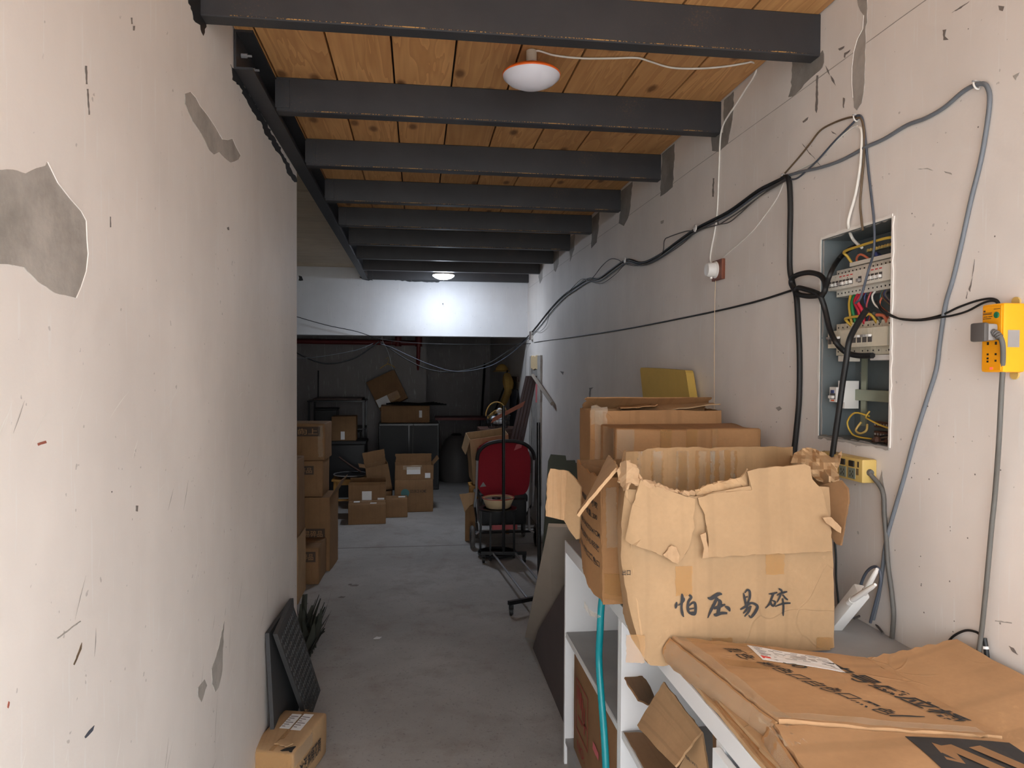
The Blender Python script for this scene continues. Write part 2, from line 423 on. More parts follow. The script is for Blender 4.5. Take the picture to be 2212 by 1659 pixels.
# ================================================================ the setting
XL, XR = -.6136, 1.2656
ZB, ZT, ZP = 2.652, 2.784, 2.812          # beam bottom, beam top = plank underside, plank top
YD, YC, YH = -.8, 3.826, 8.30            # shop front, end of the left wall, header wall
XA = -3.3                                 # far side of the alcove on the left
Y0, SP = 2.169, .7566                     # first beam, beam spacing
PY0, PY1, PZ0, PZ1 = 1.800, 2.146, 1.446, 2.068   # opening of the distribution box

def struct(name, mb, mat, **k): return part(name, mb, mat, kind='structure', **k)

struct('floor', MB().box((XA - .2, YD, -.1), (3.2, 13.2, 0)), M['floor'])
struct('ground', MB().box((-14, -22, -.12), (14, YD, -.02)), M['ground'])
wl = struct('wall_left', MB().box((XA - .2, YD, 0), (XL, YC, 2.9)), M['wall'])
m = MB()
XB = XR + .22
for a, b in (((XR, YD, 0), (XB, PY0, 2.9)), ((XR, PY1, 0), (XB, 12.9, 2.9)), ((XR, PY0, 0), (XB, PY1, PZ0)), ((XR, PY0, PZ1), (XB, PY1, 2.9))):
    m.box(a, b)
m.box((XR + .16, PY0, PZ0), (XB, PY1, PZ1))
wr = struct('wall_right', m, M['wall'])
hd = struct('wall_header', MB().box((XA, YH, 2.027), (XR, YH + .2, 2.9)), M['header'])
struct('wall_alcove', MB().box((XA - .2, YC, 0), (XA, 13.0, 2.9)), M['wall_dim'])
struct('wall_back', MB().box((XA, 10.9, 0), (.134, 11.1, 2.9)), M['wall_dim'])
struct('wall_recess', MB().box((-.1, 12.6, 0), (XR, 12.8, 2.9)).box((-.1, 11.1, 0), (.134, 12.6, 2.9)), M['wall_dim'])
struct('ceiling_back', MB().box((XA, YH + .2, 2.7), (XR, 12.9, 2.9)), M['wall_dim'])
struct('added_front_lintel', MB().box((XA - .2, YD - .16, 2.46), (XB, YD, 2.95)), M['wall'])  # unseen lintel, added to hold sky light off the upper walls
struct('floor_joint', MB().box((-1.6, 6.755, -.001), (XR, 6.767, .0015)), M['chip'])

# plank ceiling: every plank its own board under a dark deck
ce = struct('ceiling', MB().box((XA - .2, YD, ZP + .003), (XB, YH + .2, 2.93)), M['dark'])
seams = [XL + .002, -.544, -.315, -.093, .132, .359, .586, .812, 1.038, XR - .002]
for i in range(len(seams) - 1):
    g = .0035; dz = rnd.uniform(-.002, .002)
    part('plank', MB().box((seams[i] + g, YD, ZT + dz*0), (seams[i + 1] - g, YH - .002, ZP), bev=.002), M['pine'], ce)
y = YC
while y < YH - .05:
    y2 = min(y + .245, YH)
    part('plank', MB().box((XA, y + .001, ZT + .002), (XL - .002, y2 - .001, ZP), bev=.0012), M['pale_board'], ce)
    y = y2

# steel girder on the left and nine joists
def channel(x0, x1, y, face=1):
    "C-section along x, web towards the camera"
    t = .007; w = .055
    prof = [(0, ZB + .003), (.003, ZB), (w, ZB), (w, ZB + t), (t, ZB + t), (t, ZT - t), (w, ZT - t), (w, ZT), (.003, ZT), (0, ZT - .003)]
    return MB().prism(prof, lambda u, v, d: Vector((d, y + u, v)), x0, x1)
GX = XL + .068
positions = ['nearest the camera at the very top of the view', 'second from the front, behind the unlit ceiling lamp', 'third from the front', 'fourth from the front',
             'fifth from the front', 'sixth from the front', 'seventh from the front', 'eighth from the front, just before the lit lamp', 'last, against the white header wall']
for k in range(9):
    yb = Y0 + k*SP
    t = thing('steel_joist', 'dark steel ceiling joist, ' + positions[k], 'beam', ((XL + XR)/2, yb, ZB), 'steel joists under the planks')
    x0 = XL + .001 if k == 0 else GX
    part('channel', channel(x0, XR - .001, yb), M['steel'], t)
    if k < 6: part('worn_edge', MB().box((x0 + .08, yb - .0004, ZB + .0035), (XR - .02, yb + .001, ZB + .0065)), M['worn'], t)
    if k > 0:
        part('end_plate', MB().box((GX - .004, yb - .006, ZB + .012), (GX + .05, yb, ZT - .012), bev=.001), M['steel'], t)
g = thing('steel_girder', 'long dark steel channel girder running back along the left wall', 'beam', (XL + .03, 5.4, ZB))
tt = .008
prof = [(0, ZB), (.062, ZB), (.062, ZB + tt), (tt, ZB + tt), (tt, ZT - tt), (.062, ZT - tt), (.062, ZT), (0, ZT)]
part('channel', MB().prism(prof, lambda u, v, d: Vector((XL + .002 + u, d, v)), 2.54, YH - .002), M['steel'], g)
for yy in (2.6, 2.72): part('bolt', MB().lathe([(.008, 0), (.008, .02), (.004, .02), (.004, .035)], (XL + .012, yy, ZB + .07), 6, Matrix.Rotation(pi/2, 3, 'Y')), M['tube_grey'], g, True)
for yy in (4.4, 5.9, 7.6): part('bolt', MB().lathe([(.007, 0), (.007, .02)], (XL + .012, yy, ZB + .05), 6, Matrix.Rotation(pi/2, 3, 'Y')), M['tube_grey'], g, True)

# marks on the walls: lifted paint, bare plaster, cement round the joist ends, scuffs
def wmap(x, nx, d=.0006):
    def f(u, v):
        p = at(u, v, x=x); return Vector((x + nx*d, p.y, p.z))
    return f
def wall_patch(pts, name, mat, left=False, amp=2.0, step=14, seed=0, th=.0016, parent=None):
    X, nx, par = (XL, 1, wl) if left else (XR, -1, wr)
    return part(name, sheet(torn(pts, amp, step, seed) if amp else pts, wmap(X, nx), th), mat, parent or par)
z7 = lambda L: [(x*640/1517, y*700/1659) for x, y in L]                      # zoomed crop -> photo pixel
P1 = z7([(-60, 870), (60, 868), (130, 888), (185, 862), (228, 850), (238, 830), (290, 935), (350, 1012), (410, 1080), (436, 1130), (440, 1230), (446, 1300), (436, 1390), (410, 1470), (386, 1524), (280, 1500), (190, 1440), (120, 1368), (40, 1352), (-60, 1352)])
wall_patch(P1, 'bare_patch', M['patch'], True, .7, 10, 1)
P2 = z7([(945, 480), (975, 472), (1000, 500), (1020, 540), (1060, 590), (1100, 650), (1135, 712), (1165, 715), (1187, 708), (1205, 750), (1230, 795), (1220, 815), (1180, 832), (1150, 808), (1122, 776), (1095, 790), (1072, 770), (1040, 705), (985, 620), (945, 530)])
wall_patch(P2, 'bare_patch', M['patch'], True, 1.0, 8, 2)
z8 = lambda L: [(x*640/1399, 900 + y*759/1659) for x, y in L]
for i, P in enumerate((z8([(1058, 965), (1050, 1100), (1048, 1200), (1030, 1280), (1015, 1300), (1000, 1260), (998, 1190), (1025, 1110)]),
                       z8([(965, 1242), (976, 1270), (962, 1310), (950, 1348), (934, 1320), (934, 1280)]))):
    wall_patch(P, 'bare_patch', M['patch'], True, .8, 8, 3 + i)
# thin raised paint rims beside the bare patches
def rim(P, i0, i1, left=True):
    X, nx, par = (XL, 1, wl) if left else (XR, -1, wr)
    pts = [Vector((X + nx*.0016, at(u, v, x=X).y, at(u, v, x=X).z)) for u, v in P[i0:i1]]
    part('paint_edge', MB().tube(pts, .0012, 5), M['chip_white'], par)
rim(P1, 5, 15); rim(P2, 1, 12)
for s, (pts, col) in enumerate((([(183, 142), (187, 142), (188, 182), (185, 182)], 'chip'), ([(187, 192), (190, 192), (193, 248), (191, 248)], 'chip'),
        ([(237, 468), (239, 468), (239, 491), (237, 491)], 'chip'), ([(80, 958), (98, 952), (100, 957), (82, 963)], 'red_mark'), ([(293, 1092), (298, 1092), (297, 1105), (293, 1104)], 'chip'),
        ([(158, 1435), (168, 1410), (176, 1388), (175, 1402), (166, 1424), (160, 1437)], 'brownc'), ([(182, 1592), (192, 1578), (203, 1567), (200, 1578), (184, 1595)], 'blueg'),
        ([(282, 38), (285, 38), (286, 52), (283, 52)], 'chip'), ([(287, 56), (291, 56), (290, 66), (287, 66)], 'chip'), ([(240, 1061), (242, 1061), (242, 1064), (240, 1064)], 'chip'),
        ([(15, 1528), (18, 1515), (20, 1517), (17, 1530)], 'red_mark'), ([(490, 492), (494, 490), (495, 497), (492, 497)], 'chip'), ([(123, 1378), (150, 1358), (173, 1341), (174, 1343), (150, 1361), (124, 1380)], 'patch'))):
    wall_patch(pts, 'scuff', M[col], True, .6, 6, 20 + s, .0008)
# black paint dripped along the girder and the first joist
P = z7([(962, 0), (1030, -6), (1080, 40), (1118, 108), (1052, 118), (1048, 165), (1040, 182), (1025, 130), (990, 100), (985, 60)])
wall_patch(P, 'paint_drip', M['tar'], True, 2.0, 6, 40)
P = z7([(1180, 330), (1200, 352), (1290, 500), (1370, 640), (1450, 790), (1515, 905), (1517, 935), (1495, 920), (1470, 885), (1452, 830), (1438, 802), (1405, 760), (1390, 720), (1360, 690), (1345, 640), (1290, 570), (1262, 510), (1230, 450), (1188, 408)])
wall_patch(P, 'paint_drip', M['tar'], True, 2.4, 5, 41)
# right wall: the strip where paint has come off above the cable hook
z2 = lambda L: [(1600 + x*612/2031, y*500/1659) for x, y in L]
P = z2([(838, -30), (905, -30), (908, 20), (905, 100), (908, 160), (895, 220), (898, 330), (895, 430), (890, 560), (885, 660), (870, 740), (835, 792), (815, 770), (808, 700), (800, 600), (802, 480), (815, 370), (840, 280), (880, 205), (882, 150), (885, 110), (862, 80), (845, 40)])
wall_patch(P, 'bare_patch', M['patch'], False, 1.0, 9, 5); rim(P[13:21], 0, 8, False)
P = z2([(362, 400), (420, 402), (480, 410), (545, 415), (590, 360), (598, 420), (590, 480), (540, 530), (480, 580), (420, 650), (372, 690), (345, 696), (360, 640), (370, 560), (372, 470)])
wall_patch(P, 'cement_patch', M['patch_dark'], False, 2.0, 8, 6)
zz = lambda L: [(1050 + x*800/2141, y*620/1659) for x, y in L]
CP = [[(1378, 580), (1432, 530), (1430, 640), (1412, 760), (1398, 830), (1350, 878), (1308, 872), (1300, 765), (1372, 768)],
      [(1018, 890), (1090, 830), (1088, 940), (1080, 1080), (1008, 1136), (1012, 1042)],
      [(782, 1105), (846, 1050), (836, 1190), (820, 1260), (796, 1306), (768, 1290), (778, 1222)],
      [(612, 1262), (655, 1222), (650, 1330), (640, 1400), (608, 1436), (612, 1352)],
      [(486, 1372), (512, 1352), (510, 1440), (486, 1512), (482, 1452)],
      [(390, 1455), (422, 1450), (420, 1520), (402, 1572), (392, 1560)],
      [(310, 1530), (330, 1524), (326, 1610), (312, 1640), (304, 1600)]]
for i, q in enumerate(CP): wall_patch(zz(q), 'cement_patch', M['patch_dark'] if i < 4 else M['patch'], False, 1.0, 8, 50 + i)
# a faint construction line below the planks
part('chalk_line', sheet([(0, 0), (1, 0), (1, 1), (0, 1)], lambda u, v: Vector((XR - .0006, 1.2 + u*7.0, 2.585 + v*.0022 + .003*N((u*40, 0, 0)))), .0005, lin(24)), M['patch'], wr)
for s, (pts, col) in enumerate(((z2([(1450, 215), (1475, 210), (1465, 260), (1492, 285), (1455, 288)]), 'chip'), (z2([(700, 350), (745, 330), (740, 345), (710, 362)]), 'chip'),
        (z2([(745, 380), (788, 355), (780, 372), (752, 395), (750, 415), (742, 410)]), 'chip'), (z2([(610, 470), (632, 505), (640, 540), (620, 510)]), 'chip'), (z2([(645, 540), (662, 560), (682, 612), (655, 580)]), 'chip'),
        (z2([(445, 870), (485, 838), (480, 858), (450, 880)]), 'chip'), (z2([(650, 940), (690, 965), (660, 955)]), 'chip'), (z2([(545, 1155), (575, 1188), (560, 1175)]), 'chip'), (z2([(442, 1030), (500, 1100), (535, 1140), (495, 1105)]), 'chip'),
        (z2([(545, 540), (556, 540), (552, 780), (545, 810), (535, 790)]), 'chip'), (z2([(1460, 1228), (1510, 1240), (1515, 1252), (1470, 1240)]), 'patch'), (z2([(1270, 1212), (1340, 1205), (1380, 1222), (1330, 1212)]), 'patch'),
        (z2([(1850, 40), (1890, 45), (1880, 80), (1855, 72)]), 'chip'), (z2([(1515, 92), (1560, 62), (1640, 10), (1580, 60)]), 'chip'), (z2([(1955, 545), (2000, 520), (1975, 575)]), 'patch'), (z2([(735, 700), (748, 705), (742, 775), (735, 770)]), 'chip'),
        ([(2093, 625), (2101, 600), (2106, 560), (2100, 605), (2096, 630)], 'chip'), ([(2087, 645), (2090, 630), (2089, 645)], 'chip'), ([(1676, 881), (1684, 878), (1689, 883), (1682, 888)], 'patch'),
        ([(1273, 838), (1282, 837), (1277, 841), (1275, 862), (1273, 861)], 'patch_dark'), ([(1210, 802), (1218, 803), (1216, 810)], 'chip'), ([(1905, 1015), (1912, 1060), (1905, 1080), (1900, 1040)], 'patch'), ([(2180, 1395), (2190, 1400), (2200, 1415), (2188, 1408)], 'chip'),
        ([(2150, 1340), (2185, 1345), (2186, 1347), (2150, 1342)], 'patch'), ([(1540, 385), (1543, 385), (1542, 425), (1539, 425)], 'chip'), ([(1427, 478), (1434, 475), (1433, 482), (1428, 484)], 'patch'))):
    wall_patch(pts, 'scuff', M[col], False, .7, 5, 80 + s, .0008)
r = random.Random(3)
m = MB()
for i in range(90):                                                      # pin holes and flecks low on the right wall
    yy = r.uniform(1.25, 2.6); zz_ = r.uniform(1.0, 2.5) if i % 3 else r.uniform(1.0, 1.5); a = r.uniform(.0008, .0026)
    m.lathe([(a, 0), (a*.5, .0008)], (XR - .0001, yy, zz_), 5, Matrix.Rotation(-pi/2, 3, 'Y'))
part('flecks', m, M['chip'], wr, kind='stuff')
r = random.Random(9)
for nm, mt_, cnt in (('scratches', 'chip_white', 230), ('grey_scratches', 'patch', 60)):                       # rubbed scratches low on the left wall
    m = MB()
    for i in range(cnt):
        yy = r.uniform(.9, 3.7); zz_ = min(r.expovariate(1.9), 1.5) + .05; L_ = r.uniform(.015, .10)*(1 if i % 9 else 2.2); an = radians(r.gauss(58, 22)); w_ = r.uniform(.0006, .0018)
        d_ = Vector((0, cos(an), sin(an))); n_ = Vector((0, -sin(an), cos(an))); bow = r.uniform(-.06, .06)*L_
        P_ = [Vector((XL + .0007, yy, zz_)) + d_*(L_*(k/4)) + n_*(bow*(1 - (k/2 - 1)**2)) for k in range(5)]
        m.add([p + n_*w_*(1 - abs(k/2 - 1)*.8) for k, p in enumerate(P_)] + [p - n_*w_*(1 - abs(k/2 - 1)*.8) for k, p in enumerate(P_)], [(k, k + 1, k + 6, k + 5) for k in range(4)])
    part(nm, m, M[mt_], wl, kind='stuff')
# marks on the header
for s, pts in enumerate(([(775, 598), (800, 600), (806, 606), (785, 604)], [(850, 604), (950, 607), (948, 610), (880, 608)], [(955, 655), (958, 655), (957, 660)], [(645, 595), (652, 597), (655, 606), (645, 606)])):
    part('scuff', sheet(torn(pts, 1.2, 5, s), lambda u, v: at(u, v, y=YH - .0006), .0008), M['tar'], hd)

# ================================================================ lamps
def saucer_lamp(label, c, R, lit):
    "flat saucer LED lamp screwed into a holder under the planks; c = centre of the rim"
    x, y, z = c
    t = thing('ceiling_lamp', label, 'lamp', (x, y, z - .03), 'saucer ceiling lamps')
    part('lamp_holder', MB().lathe([(.012, ZT - z), (.019, ZT - z - .004), (.019, .055), (.017, .048), (.011, .045)], c, 16), M['holder'], t, True)
    part('screw_neck', MB().lathe([(.012, .05), (.012, .03), (.016, .028), (.03, .02)], c, 16), M['plastic'], t, True)
    part('rim', MB().lathe([(R*.55, .021), (R*.9, .013), (R, .004), (R, 0), (R*.97, -.002)], c, 40), M['orange'] if not lit else M['plastic'], t, True, 60)
    part('diffuser', MB().lathe([(R*.985, .001), (R*.97, -.008), (R*.8, -.024), (R*.5, -.038), (R*.2, -.045), (0, -.046)], c, 40), M['glow'] if lit else M['lamp_off'], t, True, 60)
    return t
l1 = at(1148, 163, y=2.554)
saucer_lamp('unlit white saucer lamp with orange rim hanging near the front', (l1.x, 2.554, l1.z), .103, False)
l2 = at(958, 593, y=7.67)
saucer_lamp('glowing white saucer lamp hanging at the far end', (l2.x, 7.67, 2.640), .115, True)

# ================================================================ cables
CABG = None
def wp(u, v, r=.004, out=0.0): 
    p = at(u, v, x=XR - r - .0008 - out); return p
def cable(label, pts, r, mat, name='cable', group=None, n=7, k=5, clips=()):
    t = thing(name, label, 'cable', pts[-1] if pts[-1][2] < pts[0][2] else pts[0], group)
    part('sheath', MB().tube(smooth_pts(pts, k), r, n), mat, t, True, 80)
    for c in clips:
        p = wp(c[0], c[1], r)
        part('clip', MB().lathe([(r*2.6, -.0), (r*2.4, .004), (r*1.2, .0065)], (XR - .002 - 2*r, p.y, p.z), 8, Matrix.Rotation(-pi/2, 3, 'Y')), M['plastic'], t, True)
    return t
def wall_line(L, r, out=0.0): return [wp(u, v, r, out) for u, v in L]
YS = YH - .025                                                            # cables hung across the doorway
BUN = [(1703, 380), (1665, 398), (1633, 415), (1573, 458), (1506, 493), (1461, 524), (1420, 554), (1386, 568), (1353, 562), (1319, 584), (1293, 602), (1270, 603), (1240, 622), (1215, 640), (1187, 670), (1160, 704)]
span1 = [at(u, v, y=YS) for u, v in ((1133, 734), (1095, 760), (1050, 787), (985, 803), (930, 799), (885, 780), (845, 755), (822, 738))]
cable('thick black cable in the bundle climbing the right wall and sagging across the doorway', wall_line(BUN, .0068) + span1, .0068, M['black'], clips=((1506, 493), (1353, 562)))
span2 = [at(u, v + 4 + 5*sin(i), y=YS) for i, (u, v) in enumerate(((1133, 736), (1095, 764), (1050, 787), (985, 800), (930, 790), (885, 772), (845, 750), (822, 738)))]
cable('second black cable in the bundle, hanging slightly higher across the doorway', wall_line([(u + 3, v + 5) for u, v in BUN], .0042, .004) + [p + Vector((0, -.012, .012)) for p in span2], .0042, M['blueg'])
cable('thin grey wire of the bundle that loops away from the right wall', wall_line([(1700, 384), (1660, 410), (1600, 455), (1565, 478), (1552, 485), (1546, 478), (1506, 497), (1480, 500), (1445, 512), (1435, 520), (1428, 550), (1386, 573), (1350, 570), (1335, 561), (1318, 560), (1300, 575), (1280, 600), (1262, 610), (1220, 640), (1190, 668)], .0026, .011), .0026, M['grey_plastic'])
cable('thin dark wire drooping below the bundle on the right wall', wall_line([(1700, 388), (1640, 425), (1600, 460), (1575, 480), (1550, 486)], .0024, .012) + wall_line([(1506, 500), (1470, 530), (1420, 562), (1386, 574), (1353, 570), (1330, 592), (1300, 612), (1275, 608), (1255, 604), (1225, 634)], .0024, .012), .0024, M['grey_plastic'])
cable('black cable strung low along the right wall into the dark doorway', wall_line([(1708, 628), (1620, 655), (1500, 682), (1350, 711), (1240, 728), (1165, 738)], .004) + [at(u, v, y=YS - .018) for u, v in ((1128, 743), (1000, 744), (900, 741), (825, 733), (770, 716), (700, 701), (600, 672))], .004, M['black'])
cable('black cable sagging on the left under the header', [at(u, v, y=YS - .004) for u, v in ((819, 738), (800, 752), (770, 772), (730, 784), (700, 785), (672, 777), (645, 764), (600, 740))], .008, M['black'])
cable('thin pale wire running left under the header', [at(u, v, y=YS - .02) for u, v in ((806, 742), (770, 756), (720, 766), (680, 772), (640, 774), (600, 774))], .003, M['greyc'])
cable('thin wire hooked over a nail below the header', [at(u, v, y=YS - .012) for u, v in ((826, 725), (826, 735), (838, 760), (846, 790), (850, 800))], .002, M['greyd'])

cable('thick black cable dropping down the right wall to a knot and behind the cartons', wall_line([(1690, 386), (1703, 386), (1707, 440), (1706, 520), (1706, 580), (1712, 612), (1720, 640), (1724, 700), (1727, 770), (1726, 860), (1720, 930), (1714, 985), (1712, 1040)], .0095), .0095, M['black'], k=6)
cable('black cable tied in a loose loop beside the distribution box', wall_line([(1722, 636), (1709, 612), (1716, 597), (1745, 589), (1770, 594), (1782, 612), (1778, 634), (1750, 640), (1722, 634), (1724, 622), (1745, 626), (1762, 632), (1772, 640)], .0085, .021) + wall_line([(1782, 668), (1792, 710), (1806, 740)], .0085, .008) + wall_line([(1826, 760), (1850, 768), (1885, 768)], .0085, -.02), .0085, M['black'], k=6)
cable('black cable curving from the knot up into the distribution box', wall_line([(1776, 640), (1784, 620), (1795, 588)], .0075, .022) + wall_line([(1812, 560), (1832, 540), (1848, 532)], .0075, -.05), .0075, M['black'])
cable('stripped black cable coming out of the distribution box towards the yellow socket strip below', wall_line([(1872, 668), (1852, 700), (1835, 735)], .0085, .03) + wall_line([(1828, 780), (1820, 830), (1812, 890), (1803, 950), (1796, 1000)], .0085, .035), .0085, M['black'], k=6)
cable('slate wire hanging from the upper hook into the distribution box', wall_line([(1850, 250), (1858, 250), (1864, 262), (1870, 310), (1877, 380), (1884, 440), (1888, 480), (1889, 520), (1886, 550)], .0032, .002) + wall_line([(1877, 580), (1866, 620), (1858, 645), (1848, 655)], .0032, .028), .0034, M['blueg'])
cable('white cable bowing from the upper hook into the distribution box', wall_line([(1852, 276), (1860, 278), (1862, 300), (1858, 360), (1848, 420), (1836, 462), (1832, 485)], .0045, .004) + wall_line([(1840, 512), (1850, 525), (1862, 535)], .0045, -.03), .0045, M['whitec'])
cable('brown and yellow wire hanging beside the white cable', wall_line([(1846, 258), (1860, 256), (1867, 290), (1866, 340), (1861, 400), (1858, 440), (1861, 475), (1864, 498)], .0032, .004), .0032, M['brownc'])
cable('brown wire arching over the scuffed wall to the bundle', wall_line([(1852, 252), (1830, 255), (1800, 266), (1772, 282), (1750, 310), (1730, 335), (1710, 358), (1694, 376)], .003), .003, M['brownc'])
cable('slate wire running straight from the upper hook down to the bundle', wall_line([(1852, 256), (1830, 278), (1800, 308), (1770, 342), (1745, 366), (1720, 386), (1700, 386)], .003, .003), .003, M['blueg'])
cable('white wire under the slate wire above the bundle', wall_line([(1852, 272), (1838, 278), (1800, 310), (1765, 345), (1735, 362), (1700, 378)], .0026), .0026, M['whitec'])
HOOK = [(1698, 380), (1735, 370), (1775, 361), (1820, 345), (1870, 318), (1910, 300), (1960, 270), (2000, 255), (2040, 232), (2080, 198), (2106, 184), (2124, 181), (2134, 190), (2138, 215), (2132, 270), (2118, 350), (2098, 430), (2076, 530), (2058, 605), (2042, 660), (2030, 740), (2022, 800), (2000, 870), (1975, 950), (1952, 1035), (1930, 1110), (1914, 1170), (1906, 1230), (1898, 1285), (1886, 1338)]
cable('long slate grey cable slung over the hook at upper right and falling behind the router', wall_line(HOOK, .0052, .0), .0052, M['greyc'])
cable('white wire slanting from the bundle down to the pull switch', wall_line([(1694, 392), (1680, 425), (1655, 462), (1625, 500), (1590, 532), (1562, 556), (1553, 566)], .0022), .0022, M['whitec'])
cl = [Vector((l1.x + .012, 2.548, ZT - .008)), *[Vector((*at(u, v, z=ZT - .006).xy, ZT - .006)) for u, v in ((1165, 110), (1200, 120), (1260, 126), (1320, 126), (1375, 125), (1405, 133), (1450, 146), (1510, 148), (1570, 143), (1612, 136), (1624, 134))]]
cable('white lamp cable along the planks and down the right wall to the pull switch', cl + wall_line([(1634, 142), (1630, 162), (1612, 190), (1590, 225), (1566, 262), (1557, 290), (1554, 340), (1552, 400), (1549, 460), (1544, 500), (1537, 535), (1534, 560), (1537, 572)], .0036), .0036, M['whitec'])
cable('thin pull cord hanging from the round switch', wall_line([(1546, 604), (1544, 660), (1543, 760), (1543, 860), (1543, 900)], .0012, .012), .0012, M['cream'])
cable('upper black wire looping from the yellow power strip to the distribution box', wall_line([(2160, 662), (2155, 650), (2140, 645), (2110, 650), (2070, 664), (2035, 680), (1990, 690), (1950, 689), (1928, 684)], .0026, .003) + wall_line([(1905, 672), (1892, 650)], .0026, -.02), .0026, M['black'])
cable('lower black wire looping from the yellow power strip to the distribution box', wall_line([(2158, 660), (2148, 650), (2125, 654), (2090, 672), (2060, 681), (2035, 685), (1990, 692), (1950, 690), (1928, 682)], .0026, .007) + wall_line([(1905, 668), (1896, 650)], .0026, -.02), .0026, M['black'])
cable('stained grey cable hanging from the lower yellow socket strip', [Vector((XR - .022, 1.856, 1.372)), Vector((XR - .022, 1.846, 1.366))] + wall_line([(1906, 1060), (1910, 1110), (1914, 1160), (1918, 1220), (1926, 1280), (1930, 1330), (1927, 1378)], .0062, .003), .0062, M['greyd'])
cable('thin black wire hanging behind the big open carton', wall_line([(1803, 1170), (1806, 1205), (1806, 1250), (1811, 1300), (1813, 1345)], .0028), .0028, M['black'])
cable('thin black cord arching onto the flattened carton', wall_line([(2044, 1392), (2060, 1374), (2085, 1362), (2108, 1365), (2118, 1372)], .0028, .004), .0028, M['black'])
cable('blue grey cable looping behind the router', wall_line([(1857, 1290), (1860, 1262), (1872, 1236), (1888, 1224), (1900, 1232), (1902, 1260), (1892, 1300), (1880, 1345)], .004, .03), .004, M['blueg'])
cable('thin grey cord lying from the router to the wall', [at(u, v, z=.9475) for u, v in ((1845, 1336), (1862, 1330), (1880, 1338), (1895, 1352), (1908, 1368))], .003, M['grey_plastic'])
# hooks and clips that carry them
for (u, v, lab) in ((2117, 184, 'white cable hook at upper right holding the slate cable'), (1855, 255, 'small white cable hook below the bare plaster strip'), (1699, 382, 'white cable ring where the bundle meets the thick drop cable'), (1272, 606, 'small cable ring far along the right wall')):
    p = at(u, v, x=XR); t = thing('cable_hook', lab, 'hook', (p.x, p.y, p.z - .01), 'cable hooks')
    part('ring', MB().tube([Vector((XR - .009 - .007*cos(a), p.y + .004*sin(a), p.z + .011*sin(a))) for a in [2*pi*i/14 for i in range(14)]], .0022, 6, True), M['plastic'], t, True)
    part('nail', MB().tube([(XR, p.y, p.z + .008), (XR - .02, p.y, p.z + .008)], .0015, 6), M['tube_grey'], t)

# ================================================================ pull switch on its wooden block
p = at(1543, 582, x=XR - .05); q = at(1553, 583, x=XR)
t = thing('pull_switch', 'round white pull switch on a brown wooden block', 'switch', (XR, q.y, q.z - .045))
part('wood_block', MB().box((XR - .016, 2.868, 2.033), (XR, 2.972, 2.118), bev=.003), M['switch_wood'], t)
Rm = Matrix.Rotation(-pi/2, 3, 'Y')
part('housing', MB().lathe([(.036, .015), (.036, .02), (.031, .024), (.031, .048), (.026, .056), (0, .057)], (XR, 2.93, 2.078), 24, Rm), M['plastic'], t, True)
part('cord_eye', MB().lathe([(.006, 0), (.006, .01)], (XR - .035, 2.93, 2.04), 8), M['plastic'], t)

# ================================================================ yellow power strip with plug (upper right)
yc_, zc_ = 1.396, 1.7245; hw, hh, dp = .030, .073, .052
t = thing('power_strip', 'bright yellow power strip screwed to the right wall with grey plug', 'power strip', (XR, yc_, zc_ - hh))
part('body', MB().box((XR - dp, yc_ - hw, zc_ - hh), (XR, yc_ + hw, zc_ + hh), bev=.006), M['yellow'], t, True)
part('front_panel', MB().box((XR - dp - .0012, yc_ - hw + .005, zc_ - hh + .005), (XR - dp + .001, yc_ + hw - .005, zc_ + hh - .005), bev=.0008), M['yellow_face'], t)
ff = lambda d=.0016: (lambda u, v: Vector((XR - dp - d, yc_ + hw - 2*hw*u, zc_ - hh + 2*hh*v)))     # front face: u left->right in view, v up
def fbox(u0, v0, u1, v1, d, name, mat, par):
    a = ff(d)(u0, v0); b = ff(-.001)(u1, v1); return part(name, MB().box(a, b), mat, par)
part('power_switch', MB().lathe([(.0068, 0), (.0068, .003), (.006, .0038), (0, .004)], ff(.0)(.72, .83), 16, Rm), M['green_btn'], t, True)
for (u0, v0, u1, v1) in ((.12, .885, .20, .91), (.10, .865, .50, .873), (.10, .845, .48, .857), (.12, .81, .30, .82), (.34, .81, .52, .82), (.10, .782, .18, .792), (.20, .782, .46, .792), (.58, .915, .86, .923)): fbox(u0, v0, u1, v1, .0016, 'small_print', M['ink_dim'], t)
for u0, v0 in ((.30, .40), (.66, .40)): fbox(u0, v0, u0 + .09, v0 + .045, .0016, 'socket_slot', M['socket_dark'], t)
for u0, v0 in ((.30, .25), (.30, .19), (.30, .145), (.66, .25), (.66, .155)): fbox(u0, v0, u0 + .085, v0 + .028, .0016, 'socket_slot', M['socket_dark'], t)
fbox(.45, .04, .58, .075, .0018, 'indicator', M['led'], t)
part('sticker', MB().box((XR - .042, yc_ - hw - .0008, zc_ - .020), (XR - .015, yc_ - hw, zc_ + .016)), M['grey_light'], t)
part('mounting_ear', MB().lathe([(.011, 0), (.011, .004), (.004, .004)], (XR, yc_ - .006, zc_ - hh - .004), 14, Rm), M['yellow2'], t, True)
part('mounting_ear', MB().lathe([(.011, 0), (.011, .004), (.004, .004)], (XR, yc_ - .006, zc_ + hh + .004), 14, Rm), M['yellow2'], t, True)
t2 = thing('power_plug', 'grey plug pushed into the bright yellow power strip, its cord hanging down', 'plug', (XR - dp - .02, yc_, zc_ - .01))
zp = zc_ + .012; xf = XR - dp - .0018
part('body', MB().box((xf - .026, yc_ - .019, zp - .018), (xf, yc_ + .019, zp + .018), bev=.006), M['grey_light'], t2, True)
part('face_plate', MB().box((xf - .034, yc_ - .020, zp - .020), (xf - .022, yc_ + .020, zp + .020), bev=.0045), M['grey_plastic'], t2, True)
